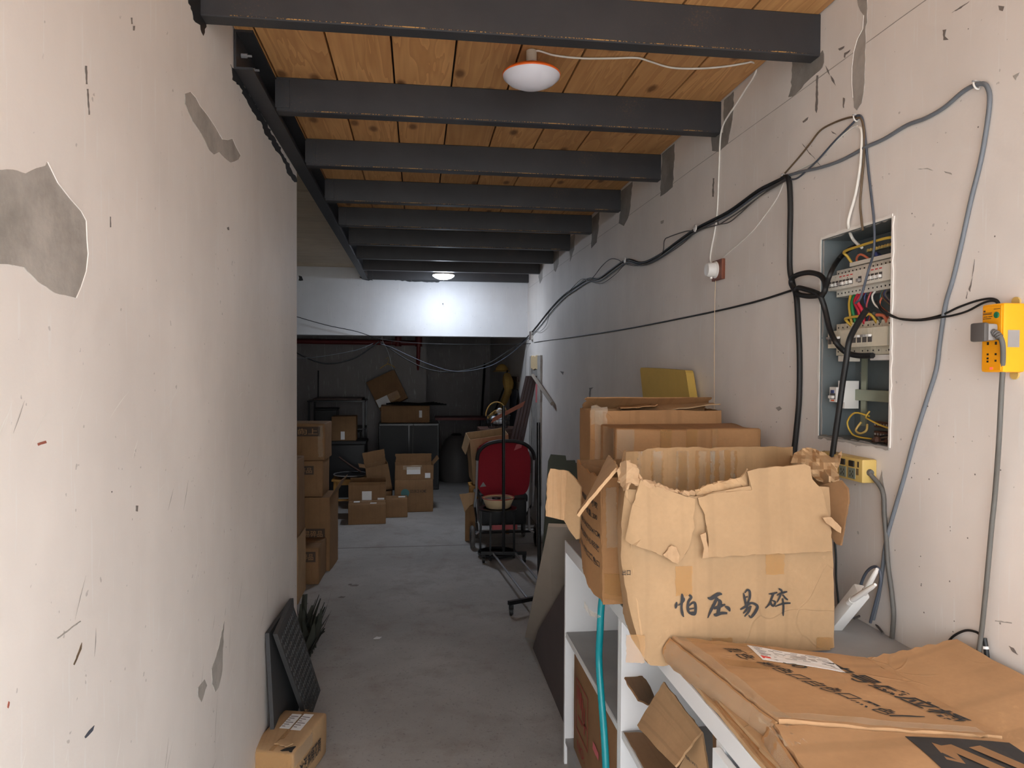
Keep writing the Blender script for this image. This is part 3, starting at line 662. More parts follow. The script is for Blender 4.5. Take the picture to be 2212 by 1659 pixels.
cordpts = [Vector((xf - .012, yc_ - .018, zp - .002)), Vector((xf - .010, yc_ - .032, zp - .008)), Vector((xf - .006, yc_ - .038, zp - .03))]
part('strain_relief', MB().tube(smooth_pts([Vector((xf - .012, yc_ - .015, zp)), Vector((xf - .011, yc_ - .026, zp - .004)), Vector((xf - .009, yc_ - .034, zp - .014))], 6), [.008, .0062]*6 + [.0062], 10), M['grey_plastic'], t2, True)
low = [at(u, v, x=XR - .045) for u, v in ((2166, 800), (2163, 850), (2158, 950))] + [at(u, v, x=XR - .02) for u, v in ((2150, 1060), (2142, 1140), (2132, 1250), (2122, 1350), (2114, 1412))]
part('cord', MB().tube(smooth_pts(cordpts + low, 6), .0052, 8), M['greyd'], t2, True, 80)

# lower socket strip, aged yellow
a = at(1815, 985, x=XR - .05); b = at(1893, 1045, x=XR - .05)
z0, z1 = 1.342, 1.408; y0, y1 = 1.852, 2.07; dd = .045
t = thing('socket_strip', 'faded yellow socket strip on the wall below the distribution box', 'power strip', (XR, (y0 + y1)/2, z0))
part('body', MB().box((XR - dd, y0, z0), (XR, y1, z1), bev=.006), M['yellow2'], t, True)
for i in range(4):
    yy = y0 + .047 + i*.044
    part('rocker_switch', MB().box((XR - dd - .004, yy - .012, z1 - .025), (XR - dd + .001, yy + .012, z1 - .008), bev=.002), M['socket_dark'], t)
    s_ = part('socket_insert', MB().box((XR - dd - .0015, yy - .017, z0 + .007), (XR - dd + .001, yy + .017, z1 - .029), bev=.001), M['socket_grey'], t)
    for j, (dy, dz) in enumerate(((-.006, .024), (.006, .024), (-.006, .012), (.006, .012), (0, .017))):
        part('slot', MB().box((XR - dd - .0021, yy + dy - .0012, z0 + dz), (XR - dd - .001, yy + dy + .0012, z0 + dz + .006)), M['socket_dark'], s_)
for (a_, b_, y_, w_) in ((.008, .024, .018, .006), (.028, .046, .018, .003), (.028, .046, .024, .003)):
    part('small_print', MB().box((XR - dd - .0008, y0 + y_ - w_/2, z1 - b_), (XR - dd + .001, y0 + y_ + w_/2, z1 - a_)), M['ink_dim'], t)
part('cord_grommet', MB().lathe([(.010, 0), (.008, .008)], (XR - .022, y0, z0 + .03), 12, Matrix.Rotation(pi/2, 3, 'X')), M['greyd'], t, True)

# ================================================================ distribution box let into the right wall
D = .118
t = thing('distribution_box', 'open grey steel distribution box with breakers let into the wall', 'electrical box', (XR + .06, (PY0 + PY1)/2, PZ0))
m = MB(); w_ = .003
m.box((XR + D, PY0, PZ0), (XR + D + w_, PY1, PZ1))
for a, b in (((XR - .002, PY0, PZ0), (XR + D, PY0 + w_, PZ1)), ((XR - .002, PY1 - w_, PZ0), (XR + D, PY1, PZ1)), ((XR - .002, PY0, PZ0), (XR + D, PY1, PZ0 + w_)), ((XR - .002, PY0, PZ1 - w_), (XR + D, PY1, PZ1))): m.box(a, b)
part('housing', m, M['boxmetal'], t)
def ragged(pa, pb, seed, wdt):
    r_ = random.Random(seed); n = 26; out = []
    for i in range(n + 1):
        q = pa.lerp(pb, i/n); out.append((q, wdt*r_.uniform(.4, 1.3)))
    return out
for s_, (A_, B_, dv) in enumerate((((PY0, PZ1), (PY1, PZ1), (0, 1)), ((PY1, PZ1), (PY1, PZ0), (1, 0)), ((PY1, PZ0), (PY0, PZ0), (0, -1)), ((PY0, PZ0), (PY0, PZ1), (-1, 0)))):
    rg = ragged(Vector((A_[0], A_[1], 0)), Vector((B_[0], B_[1], 0)), s_, .007)
    poly = [(q.x - dv[0]*.002, q.y - dv[1]*.002) for q, w in rg] + [(q.x + dv[0]*w, q.y + dv[1]*w) for q, w in reversed(rg)]
    part('broken_paint_edge', sheet(poly, lambda u, v: Vector((XR - .0022, u, v)), .003), M['chip_white'] if s_ != 2 else M['patch'], t)
    rg = ragged(Vector((A_[0], A_[1], 0)), Vector((B_[0], B_[1], 0)), s_ + 9, .006)
    poly = [(q.x + dv[0]*.001, q.y + dv[1]*.001) for q, w in rg] + [(q.x - dv[0]*w, q.y - dv[1]*w) for q, w in reversed(rg)]
    part('mortar_edge', sheet(poly, lambda u, v: Vector((XR + .004, u, v)), .004), M['patch_dark'], t)
XF = XR + .084
def breaker(y, w, zc, mat, lever=True, hgt=.083, marks='ink', d=.062, up=True):
    x0 = XF
    pr_ = [(0, -hgt/2), (-d*.62, -hgt/2), (-d*.62, -hgt*.27), (-d, -hgt*.27), (-d, hgt*.27), (-d*.62, hgt*.27), (-d*.62, hgt/2), (0, hgt/2)]
    o = part('circuit_breaker', MB().prism(pr_, lambda u, v, k: Vector((x0 + u, k, zc + v)), y + .0004, y + w - .0004), mat, t)
    if lever:
        part('toggle', MB().box((x0 - d - .010, y + w*.22, zc - .012 if up else zc + .001), (x0 - d + .001, y + w*.78, zc - .003 if up else zc + .008), bev=.0015), M['plastic'] if rnd.random() < .75 else M['grey_light'], o)
        part('toggle_slot', MB().box((x0 - d - .0006, y + w*.12, zc - .014), (x0 - d + .001, y + w*.88, zc + .004)), M['grey_plastic'], o)
    part('screw', MB().lathe([(.0026, 0), (.0026, .0009)], (x0 - d*.62, y + w/2, zc + hgt*.38), 6, Rm), M['socket_dark'], o)
    part('screw', MB().lathe([(.0026, 0), (.0026, .0009)], (x0 - d*.62, y + w/2, zc - hgt*.38), 6, Rm), M['socket_dark'], o)
    if marks == 'red': part('rating_mark', MB().box((x0 - d - .0007, y + w*.2, zc + .013), (x0 - d + .001, y + w*.8, zc + .016)), M['paper_red'], o)
    return o
zr1 = 1.925; yy = 1.822
part('rail', MB().box((XF, PY0 + .01, zr1 - .017), (XF + .004, PY1 - .02, zr1 + .017)), M['rail'], t)
seq = [.03] + [.0165]*4 + [.018]*2 + [.02] + [.0165]*6 + [.018]
for i, w in enumerate([q_*1.12 for q_ in seq]):
    breaker(yy, w, zr1, M['breaker'], i not in (0, 5, 7), marks='red' if i in (1, 2, 3, 4, 8, 9, 10, 11) else '', d=.074); yy += w
part('busbar_cover', MB().box((XF - .05, 1.83, zr1 + .044), (XF - .02, 2.05, zr1 + .056), bev=.001), M['breaker'], t)
zr2 = 1.750; yy = 1.832
part('rail', MB().box((XF, PY0 + .01, zr2 - .017), (XF + .004, PY1 - .02, zr2 + .017)), M['rail'], t)
for i, (w, lev) in enumerate(((.06, False), (.024, True), (.024, True), (.024, True), (.024, True), (.05, False), (.022, True), (.022, True), (.022, True))):
    w *= 1.06; breaker(yy, w, zr2, M['breaker2'], lev, .098, '', .074, False); yy += w
part('wire_cover', MB().box((XF - .052, 1.845, zr2 - .066), (XF - .01, 1.94, zr2 - .05), bev=.002), M['plastic'], t)
part('wire_cover', MB().box((XF - .052, 2.05, zr2 - .068), (XF - .01, 2.10, zr2 - .05), bev=.002), M['breaker'], t)
zr3 = 1.580
part('rail', MB().box((XF - .012, PY0 + .004, zr3 - .017), (XF - .004, 2.11, zr3 + .017), bev=.002), M['rail'], t)
part('rail_support', MB().box((XF - .003, 2.03, PZ0 + .04), (XF + .002, 2.055, PZ1 - .3)), M['rail'], t)
breaker(2.07, .036, zr3, M['plastic'], True, .085, '', .075)
part('test_button', MB().box((XF - .078, 2.08, zr3 + .004), (XF - .072, 2.096, zr3 + .014), bev=.001), M['bluec'], t)
part('rating_mark', MB().box((XF - .0765, 2.08, zr3 - .02), (XF - .074, 2.096, zr3 - .016)), M['orange'], t)
for k in range(2):
    tb = part('terminal_block', MB().box((XF - .03, 1.83, 1.49 - k*.028), (XF - .008, 1.95, 1.508 - k*.028), bev=.002), M['wood_d'], t)
    for j in range(9): part('terminal_screw', MB().lathe([(.0036, 0), (.0036, .002), (.002, .003)], (XF - .03, 1.838 + j*.013, 1.499 - k*.028), 6, Rm), M['grey_light'], tb)
part('neutral_bar', MB().box((XF - .03, 1.86, 2.005), (XF - .015, 2.0, 2.014)), M['rail'], t)
for j in range(10): part('terminal_screw', MB().lathe([(.0045, 0), (.0045, .004)], (XF - .03, 1.868 + j*.013, 2.0095), 6, Rm), M['yellow2'], t)
part('cable_box', MB().box((XF - .03, 1.835, 2.03), (XF - .01, 1.865, 2.05), bev=.002), M['plastic'], t)
def bw(pts, r, mat): part('wire', MB().tube(smooth_pts([Vector((XF - d, y_, z_)) for y_, z_, d in pts], 5), r, 6), mat, t, True, 80)
bw([(2.05, 1.965, .03), (2.052, 2.0, .055), (2.045, 2.014, .07), (1.95, 2.017, .075), (1.84, 2.018, .075), (1.815, 2.01, .07), (1.81, 1.98, .05)], .0042, M['yellowc'])
bw([(2.03, 1.965, .03), (2.03, 1.99, .04), (2.0, 1.999, .045), (1.97, 1.975, .03)], .0035, M['orangec'])
for i, (yw, mt) in enumerate(((2.055, 'yellowc'), (2.035, 'greenc'), (2.015, 'redc'), (1.995, 'redc'))):
    bw([(yw, 1.885, .04), (yw - .002, 1.86, .046 + .004*i), (yw - .012 + .006*sin(i*2), 1.83, .05), (yw - .014, 1.80, .045), (yw - .016, 1.785, .035)], .0055 if i else .0048, M[mt])
bw([(2.045, 1.787, .04), (2.046, 1.806, .06), (2.036, 1.812, .066), (1.98, 1.814, .066), (1.96, 1.812, .06)], .0042, M['yellowc'])
bw([(1.925, 1.788, .04), (1.922, 1.808, .055), (1.932, 1.817, .06), (1.95, 1.815, .06)], .0042, M['yellowc'])
bw([(1.905, 1.788, .04), (1.902, 1.81, .055), (1.915, 1.818, .06)], .005, M['green_board'])
bw([(1.88, 1.788, .04), (1.876, 1.808, .055), (1.90, 1.812, .06)], .005, M['orangec'])
for i, (ya, yb_, mt) in enumerate(((1.985, 2.0, 'bluec'), (1.96, 1.99, 'pink'), (1.94, 1.90, 'whitec'), (1.90, 1.905, 'orangec'), (1.89, 1.88, 'bluec'), (1.88, 1.87, 'greyd'), (1.86, 1.87, 'redc'), (1.85, 1.83, 'bluec'), (1.835, 1.815, 'black'), (1.825, 1.81, 'black'), (1.905, 1.92, 'teal_print'), (1.895, 1.85, 'brownc'))):
    bw([(ya, 1.888, .035), (ya, 1.868, .042 + .003*(i % 3)), ((ya + yb_)/2 + .01*sin(i), 1.84, .03 + .006*(i % 4)), (yb_, 1.815, .02), (yb_, 1.788, .03)], .0028, M[mt])
bw([(2.09, 1.80, .02), (2.085, 1.812, .03), (2.06, 1.80, .04), (2.05, 1.787, .035)], .004, M['bluec'])
bw([(2.09, 1.825, .01), (2.075, 1.81, .03), (2.055, 1.79, .035)], .003, M['brownc'])
for i in range(5): bw([(1.805, 2.03 - i*.008, .02), (1.85, 2.035 - i*.006, .03), (1.89, 2.018, .025), (1.9, 2.0, .02)], .003, M['bluec'] if i % 2 else M['black'])
bw([(1.945, 1.985, .02), (1.94, 1.992, .04), (1.925, 1.965, .03)], .006, M['bluec'])
bw([(1.97, 1.52, .03), (2.01, 1.528, .05), (2.04, 1.50, .055), (2.035, 1.472, .05), (2.0, 1.458, .05), (1.93, 1.455, .03)], .0028, M['yellowc'])
bw([(1.97, 1.535, .03), (1.972, 1.518, .04), (1.95, 1.512, .045), (1.91, 1.50, .04), (1.87, 1.492, .035)], .0026, M['yellowc'])
bw([(2.01, 1.50, .03), (2.02, 1.475, .04), (1.99, 1.468, .045), (1.97, 1.478, .04), (1.98, 1.495, .03)], .0036, M['yellow2'])
for i in range(4): bw([(1.81, 1.48 - i*.006, .05), (1.86, 1.475 - i*.006, .05), (1.91, 1.462 - .003*i, .05), (1.94, 1.455, .04)], .0032, M['brownc'] if i % 2 else M['black'])
bw([(1.81, 1.535, .04), (1.84, 1.53, .05), (1.86, 1.515, .04)], .003, M['yellow2'])
m = MB(); r_ = random.Random(5)
for i in range(6): m.lathe([(0, -.01), (.009, -.006), (.011, .0), (.007, .007), (0, .009)], (XF - .05 + r_.uniform(-.02, .02), r_.uniform(1.83, 1.93), 1.456 + r_.uniform(-.003, .006)), 7)
part('rubble', m, M['wood_d'], t, kind='stuff')

# ================================================================ cabinets along the right wall
XC, ZW, TW = .615, .939, .048                          # cabinet front, worktop height and thickness
units = [(2.13, 2.962), (1.392, 2.13), (.62, 1.392)]
t = thing('worktop', 'grey dusty worktop with white front edge along the right wall', 'worktop', (.94, 1.8, ZW - TW))
part('slab', MB().box((XC, .62, ZW - TW), (XR - .004, 2.962, ZW - .001), bev=.001), M['white'], t)
part('top_surface', MB().box((XC + .004, .624, ZW - .002), (XR - .004, 2.958, ZW)), M['dusty'], t)
clab = ['white open shelf unit at the far end of the worktop, hose hanging in front', 'white open shelf unit in the middle, stuffed with torn cardboard', 'white closed cabinet nearest the camera under the flattened carton']
for i, (ya, yb) in enumerate(units):
    t = thing('cabinet', clab[i], 'cabinet', (.94, (ya + yb)/2, 0), 'white cabinets under the worktop')
    th = .020; zt = ZW - TW - .001
    part('side_panel', MB().box((XC, ya + .0005, 0), (XR - .006, ya + th, zt), bev=.0012), M['white'], t)
    part('side_panel', MB().box((XC, yb - th, 0), (XR - .006, yb - .0005, zt), bev=.0012), M['white'], t)
    part('bottom_board', MB().box((XC + .004, ya + th, .09), (XR - .006, yb - th, .108)), M['dusty'], t)
    part('plinth', MB().box((XC + .012, ya + th, 0), (XC + .028, yb - th, .09)), M['plinth'], t)
    part('back_panel', MB().box((XR - .014, ya + th, .108), (XR - .006, yb - th, zt)), M['white'], t)
    if i < 2:
        sh = part('shelf', MB().box((XC + .002, ya + th, .536), (XR - .014, yb - th, .556)), M['white'], t)
        part('dust', MB().box((XC + .006, ya + th + .002, .556), (XR - .016, yb - th - .002, .5572)), M['plinth'] if i else M['dusty'], sh)
    else:
        d_ = part('door', MB().box((XC - .018, ya + .004, .095), (XC - .001, yb - .003, zt - .004), bev=.0015), M['white_door'], t)
        part('handle', MB().box((XC - .034, ya + .05, .72), (XC - .018, ya + .062, .84), bev=.003), M['tube_grey'], d_)
part_label = None

# ================================================================ cartons on the worktop
def noisy(fm, amp, s=9.0, o=0.0):
    "bulge a mapped sheet along y/x/z by smooth noise"
    def f(u, v):
        p = Vector(fm(u, v)); return p + Vector((amp*N(p, s, o), amp*N(p, s, o + 5), amp*.5*N(p, s, o + 9)))
    return f
CT = .005
def pxs(pts, ydepth):                                  # outline in photo pixels on a leaning plane y = ydepth(u, v)
    return lambda u, v: at(u, v, y=ydepth(u, v))
def decal(fm, u0, v0, u1, v1, d, mat, name, par, nu=6, nv=6, tear=0, seed=0):
    o = rect(u0, v0, u1, v1)
    if tear: o = torn(o, tear, abs(u1 - u0)/8, seed)
    def g(u, v):
        p = fm(u, v); e = 1e-3*abs(u1 - u0) + 1e-5; a = fm(u + e, v) - p; e2 = 1e-3*abs(v1 - v0) + 1e-5; b = fm(u, v + e2) - p
        n = a.cross(b).normalized()
        if n.dot(CAM - p) < 0: n = -n
        return p + n*d
    return part(name, sheet(o, g, .0006, lin(nu, u0, u1), lin(nv, v0, v1)), mat, par)

# ---- big torn open carton with the brush characters
A = thing('open_carton', 'big torn open carton with four black brush characters on its front', 'carton', (.8, 1.86, ZW))
yA = 1.70
def fA(u, v):                                          # front panel in photo pixels; bulges at the left edge, leans slightly
    yy = yA + .004*sin((u - 1340)/60.0) - .010*math.exp(-((v - 1260)/120.0)**2)*math.exp(-((u - 1420)/120.0)**2)
    if u < 1400: yy += ((1400 - u)/60.0)**2*.045
    return at(u, v, y=yy)
front = [(1352, 1056), (1420, 1062), (1500, 1072), (1600, 1052), (1700, 1042), (1790, 1052), (1793, 1120), (1798, 1200), (1801, 1300), (1801, 1398)]
bot = [(1760, 1402), (1650, 1412), (1540, 1424), (1470, 1432), (1432, 1438), (1404, 1436), (1388, 1418), (1375, 1370), (1362, 1320), (1350, 1260), (1342, 1200), (1343, 1130)]
part('front_panel', sheet(torn(front, 1.2, 20, 1, False) + torn(bot, 1.6, 16, 2, False), fA, CT, lin(14, 1340, 1800), lin(12, 1050, 1440)), M['card_light'], A, True, 50)
xb0, xb1, yb_ = .596, 1.115, 2.035
def fAb(u, v):
    x = xb0 + (xb1 - xb0)*u; return Vector((x, yb_ + .008*N((u*4, v*3, 1)) - .05*max(0, .12 - u)**1.0*2, ZW + .004 + v*.49))
topb = [(u, .985 + .014*N((u*11, 3, 0)) - (.02 if u < .1 else 0)) for u in [1 - i/30 for i in range(31)]]
part('back_panel', sheet([(0, 0), (1, 0)] + topb, fAb, CT, lin(14), lin(8)), M['card_in'], A, True, 50)
bot_mb = sheet(rect(0, 0, 1, 1), bil((.575, 1.705, ZW + .006), (1.045, 1.705, ZW + .006), (1.105, 2.03, ZW + .006), (.60, 2.03, ZW + .006)), CT)
part('bottom_panel', bot_mb, M['card_in'], A)
pa, pb = fA(1352, 1040), fA(1400, 1432)
def fAl(u, v):                                         # left side: u front->back, v bottom->top
    f0 = fA(1402 - 50*max(v, 0)**.6, 1432 - 400*v); b0 = Vector((xb0 + .002, yb_ - .004, ZW + .006 + .475*v)); p = f0.lerp(b0, u)
    return p + Vector((-.028*sin(pi*u)*(.3 + .7*sin(pi*min(v, 1))), 0, .006*N((u*5, v*5, 2))))
part('side_panel', sheet(torn(rect(0, 0, 1, 1.0), .012, .08, 4), fAl, CT, lin(6), lin(10)), M['card'], A, True, 50)
fAr = bil((1.043, 1.712, ZW + .006), (1.108, 2.03, ZW + .006), (1.112, 2.03, 1.40), (1.036, 1.712, 1.385))
part('side_panel', sheet(torn(rect(0, 0, 1, 1.0), .012, .08, 6), noisy(fAr, .012, 6), CT, lin(5), lin(8)), M['card'], A, True, 50)
# folded-out front flaps
fl = [(1383, 1036), (1402, 1047), (1440, 1057), (1470, 1068), (1502, 1078), (1500, 1100), (1496, 1118), (1500, 1140), (1492, 1166), (1486, 1185), (1472, 1207), (1463, 1219), (1445, 1208), (1429, 1200), (1395, 1186), (1364, 1175), (1352, 1166), (1362, 1110)]
def fFl(u, v): return at(u, v, y=yA - .006 - .020*max(0, (v - 1060)/150.0) + .0035*N((u/22, v/22, 3)) + (.02 if u < 1375 else 0)*((1375 - u)/25.0))
part('flap', sheet(torn(fl, 1.2, 10, 8), fFl, CT, lin(9, 1350, 1505), lin(10, 1035, 1220)), M['card_light'], A, True, 40)
fr = [(1507, 1075), (1530, 1068), (1556, 1064), (1590, 1061), (1624, 1058), (1618, 1035), (1613, 1018), (1640, 1012), (1664, 1008), (1690, 1008), (1714, 1005), (1736, 1002), (1750, 1008), (1754, 1035), (1773, 1055), (1782, 1085), (1789, 1116), (1795, 1150), (1797, 1191), (1700, 1195), (1600, 1200), (1529, 1204), (1530, 1170), (1526, 1143), (1522, 1112), (1510, 1090)]
def fFr(u, v): return at(u, v, y=yA - .006 - .020*max(0, (v - 1060)/140.0) + .003*N((u/26, v/22, 7)) - (.012*math.exp(-((v - 1112 + 18*sin(u/40.0))/6.0)**2)*.4))
part('flap', sheet(torn(fr, 1.2, 10, 9), fFr, CT, lin(14, 1507, 1797), lin(12, 1005, 1204)), M['card_light'], A, True, 40)
part('torn_strip', sheet(torn([(1512, 1155), (1524, 1150), (1528, 1175), (1530, 1204), (1516, 1206), (1520, 1185)], 1, 8, 3), lambda u, v: at(u, v, y=yA - .03), .004), M['edge'], A)
part('torn_strip', sheet(torn([(1776, 1118), (1795, 1117), (1817, 1140), (1816, 1152), (1798, 1140), (1785, 1130)], 1, 8, 4), lambda u, v: at(u, v, y=yA - .035 - .002*N((u/9, v/9, 0))), .003, lin(5, 1776, 1817)), M['edge'], A)
part('torn_strip', sheet(torn([(1432, 1198), (1450, 1178), (1460, 1182), (1468, 1200), (1464, 1219), (1448, 1210)], 1, 6, 5), lambda u, v: at(u, v, y=yA - .032 + .004*N((u/9, v/9, 0))), .003, lin(4, 1432, 1468)), M['edge'], A)
# ragged rim between the flaps and the front left corner
rimp = [(1345, 998), (1362, 996), (1378, 1010), (1384, 1030), (1405, 1040), (1440, 1052), (1455, 1060), (1500, 1062), (1500, 1070), (1452, 1068), (1400, 1052), (1365, 1042), (1350, 1060), (1336, 1040), (1332, 1015)]
part('crushed_rim', sheet(torn(rimp, 3.0, 7, 12), lambda u, v: at(u, v, y=yA - .004 + .016*N((u/7, v/7, 0)) + (.03 if u < 1350 else 0)), .006, lin(14, 1330, 1500), lin(6, 996, 1070)), M['edge'], A)
rimp = [(1500, 1058), (1560, 1040), (1600, 1030), (1612, 1012), (1620, 1020), (1624, 1050), (1600, 1062), (1550, 1066), (1508, 1076)]
part('crushed_rim', sheet(torn(rimp, 2.2, 9, 13), lambda u, v: at(u, v, y=yA + .012 + .010*N((u/8, v/8, 0))), .005, lin(10, 1500, 1624), lin(4, 1015, 1076)), M['card'], A)
# left flap folded over towards the neighbouring carton
lf = bil(at(1334, 1012, y=1.735), at(1252, 1116, y=1.735), at(1268, 1078, y=2.0), at(1316, 984, y=2.0))
part('flap', sheet(torn(rect(0, 0, 1, 1), .015, .08, 14), noisy(lf, .01, 8), .008, lin(5), lin(4)), M['card'], A, True, 50)
cf = bil(at(1306, 1000, y=1.99), at(1345, 1000, y=1.74), at(1352, 1062, y=1.74), at(1318, 1062, y=1.99))
# right flap hanging out, dark inside
rf = [(1768, 1050), (1790, 1044), (1817, 1037), (1832, 1056), (1834, 1075), (1826, 1130), (1817, 1178), (1808, 1175), (1797, 1160), (1785, 1100)]
part('flap', sheet(torn(rf, 1.0, 10, 15), lambda u, v: at(u, v, y=1.735 - .0013*(u - 1770) + .004*N((u/12, v/12, 4))), .006, lin(5, 1768, 1834), lin(8, 1037, 1178)), M['card_dark'], A, True, 50)
# crumpled cardboard on the right corner
cr = [(1708, 1000), (1716, 980), (1735, 969), (1760, 970), (1780, 978), (1796, 990), (1806, 985), (1818, 974), (1816, 990), (1808, 1012), (1814, 1036), (1800, 1044), (1786, 1046), (1760, 1034), (1750, 1020), (1738, 1004)]
part('crumpled_flap', sheet(torn(cr, 2.0, 8, 16), lambda u, v: at(u, v, y=1.76 + .045*N((u/18, v/18, 2)) + .012*N((u/6, v/6, 5)) + .0016*(1036 - v)), .004, lin(14, 1708, 1818), lin(10, 969, 1046)), M['card'], A, False)
# tape and film inside and outside
for i, (u0, u1, mt) in enumerate(((.075, .10, 'film'), (.155, .225, 'tape'), (.165, .215, 'film'), (.30, .37, 'film'), (.31, .36, 'tape'), (.41, .66, 'tape'), (.43, .47, 'film'), (.50, .52, 'film'), (.55, .58, 'film'), (.62, .64, 'film'))):
    decal(fAb, u0, .32, u1, .965, .0032 + .0006*i, M[mt], 'tape', A, 3, 10, .006, i)
for i, (u0, v0, u1, v1) in enumerate(((1458, 1222, 1494, 1286), (1652, 1195, 1692, 1240), (1355, 1370, 1392, 1430), (1762, 1376, 1796, 1400), (1536, 1376, 1580, 1420))):
    decal(fA, u0, v0, u1, v1, .0048, M['tape'], 'tape', A, 4, 6, 1.5, 20 + i)
def stroke(L, parent, mat, fmap):
    pts = smooth_pts([(x, y, w) for x, y, w in L], 5); m = MB(); vs = []
    for i, p in enumerate(pts):
        t_ = (pts[min(i + 1, len(pts) - 1)] - pts[max(i - 1, 0)]); d_ = Vector((-t_.y, t_.x)); d_ = d_.normalized() if d_.length > 1e-6 else Vector((0, 1))
        w = max(p.z, 4)/2; vs += [(p.x + d_.x*w, p.y + d_.y*w), (p.x - d_.x*w, p.y - d_.y*w)]
    m.add([fmap(*q) for q in vs], [(2*i, 2*i + 1, 2*i + 3, 2*i + 2) for i in range(len(pts) - 1)]); return m
zc = lambda X, Y: fA(1430 + X/7.135, 1230 + Y/7.135) + Vector((0, -.0058, 0))
CH = [[[(215, 490, 20), (205, 550, 45), (198, 592, 18)], [(292, 362, 22), (302, 430, 46), (288, 560, 36), (300, 660, 42), (322, 722, 14)], [(235, 545, 16), (285, 512, 26), (325, 468, 30), (332, 425, 10)],
       [(404, 382, 34), (438, 420, 40), (394, 490, 38), (385, 590, 44), (408, 655, 34), (462, 690, 26)], [(400, 555, 20), (455, 505, 34), (494, 510, 42), (506, 600, 42), (488, 680, 40), (430, 662, 28)], [(400, 602, 24), (480, 588, 22)], [(410, 655, 26), (480, 650, 26)]],
      [[(690, 425, 14), (745, 436, 55), (850, 372, 58), (912, 372, 22)], [(838, 420, 44), (795, 515, 46), (742, 620, 42), (692, 738, 14)], [(838, 452, 30), (882, 492, 60), (862, 590, 56), (850, 672, 52)], [(785, 595, 28), (870, 562, 54), (962, 528, 20)], [(798, 668, 34), (815, 694, 44), (900, 664, 46), (992, 664, 32)], [(955, 556, 20), (1010, 588, 52), (1032, 636, 20)]],
      [[(1242, 355, 20), (1258, 430, 38), (1272, 500, 32), (1282, 560, 34)], [(1260, 352, 18), (1298, 308, 34), (1335, 330, 38), (1336, 430, 38), (1296, 522, 26)], [(1268, 422, 20), (1306, 408, 24)], [(1192, 608, 22), (1260, 570, 36), (1360, 508, 36), (1452, 552, 42), (1430, 632, 46), (1358, 726, 34), (1320, 690, 12)], [(1312, 558, 34), (1282, 620, 34), (1238, 666, 18)], [(1352, 548, 34), (1322, 640, 34), (1256, 714, 18)]],
      [[(1630, 368, 14), (1684, 364, 32), (1762, 344, 24)], [(1702, 360, 38), (1672, 440, 32), (1640, 520, 32), (1578, 588, 12)], [(1658, 476, 22), (1670, 530, 36), (1704, 550, 32), (1730, 492, 30), (1678, 466, 18)], [(1782, 286, 18), (1822, 312, 36), (1832, 348, 14)], [(1755, 388, 18), (1830, 354, 36), (1914, 332, 22)], [(1812, 368, 26), (1792, 430, 28), (1755, 500, 14)], [(1842, 380, 26), (1890, 436, 30), (1924, 458, 22)], [(1726, 562, 16), (1850, 516, 32), (1964, 508, 26)], [(1842, 438, 26), (1856, 560, 30), (1851, 660, 28), (1856, 708, 8)]]]
for ch in CH:
    m = MB()
    for L in ch: m.join(stroke(L, A, M['ink'], zc))
    part('brush_character', m, M['ink'], A)
lettering('出口', lambda u, v: fA(1344 + 18*u, 1242 - 12*v) + Vector((-.001, -.0032, 0)), M['ink'], A)

# ---- second carton: printed side, standing behind, hanging over the edge
B = thing('open_carton', 'open carton with printed side lines overhanging the worktop edge', 'carton', (.8, 2.2, ZW + .02))
zb = ZW + .027; yb0, yb1 = 2.055, 2.40; xl0, xl1 = .545, .56; xr0 = 1.13; zt0 = 1.335
fBf = bil((xl0, yb0, zb), (xr0, yb0, zb), (xr0, yb0, zt0), (xl0 - .012, yb0, zt0))
fBl = bil((xl0, yb0, zb), (xl1, yb1, zb + .02), (xl1 - .02, yb1, zt0 + .01), (xl0 - .012, yb0, zt0))
def fBl2(u, v): 
    p = fBl(u, v); return p + Vector((-.016*sin(pi*u)*(1 - .4*v) - .01*math.exp(-(v/.12)**2)*0, 0, .004*N((u*6, v*6, 0))))
part('front_panel', sheet(torn(rect(0, 0, 1, 1), .006, .06, 31), noisy(fBf, .006, 7), CT, lin(8), lin(8)), M['card_warm'], B, True, 50)
part('side_panel', sheet(torn([(0, 0), (.35, .0), (.8, .05), (1, .16), (1, 1), (0, 1)], .012, .06, 32), fBl2, CT, lin(8), lin(9)), M['card_warm'], B, True, 50)
part('back_panel', sheet(rect(0, 0, 1, 1), bil((xl1, yb1, zb + .02), (xr0, yb1, zb), (xr0, yb1, zt0 + .02), (xl1 - .02, yb1, zt0 + .01)), CT), M['card_dark'], B)
part('side_panel', sheet(rect(0, 0, 1, 1), bil((xr0, yb0, zb), (xr0, yb1, zb), (xr0, yb1, zt0), (xr0, yb0, zt0)), CT), M['card_dark'], B)
part('bottom_panel', sheet(rect(0, 0, 1, 1), bil((xl0, yb0, zb), (xr0, yb0, zb), (xr0, yb1, zb), (xl1, yb1, zb + .012)), CT), M['card_warm'], B)
tx = ['箱规: 中号咬', '数量: 200', '外箱规格: 64X32X41CM', '易碎品请小心轻放', '颜色: 白色口黑色口']
for i, (s_, vv, u0, u1) in enumerate(zip(tx, (.735, .635, .505, .39, .265), (.08, .10, .04, .06, .06), (.62, .45, .95, .90, .86))):
    lettering(s_, (lambda vv, u0, u1: (lambda a, b: fBl2(u1 + (u0 - u1)*a, vv + .055*b) + Vector((-.0036, 0, 0))))(vv, u0, u1), M['ink'], B)
decal(fBf, .0, .0, .16, .24, .0036, M['tape'], 'tape', B, 4, 4, .006, 3)
decal(fBf, .02, .45, .075, .93, .0036, M['film'], 'tape', B, 3, 6, .004, 4)
decal(fBf, .09, .30, .17, .95, .0036, M['tape'], 'tape', B, 3, 6, .004, 5)
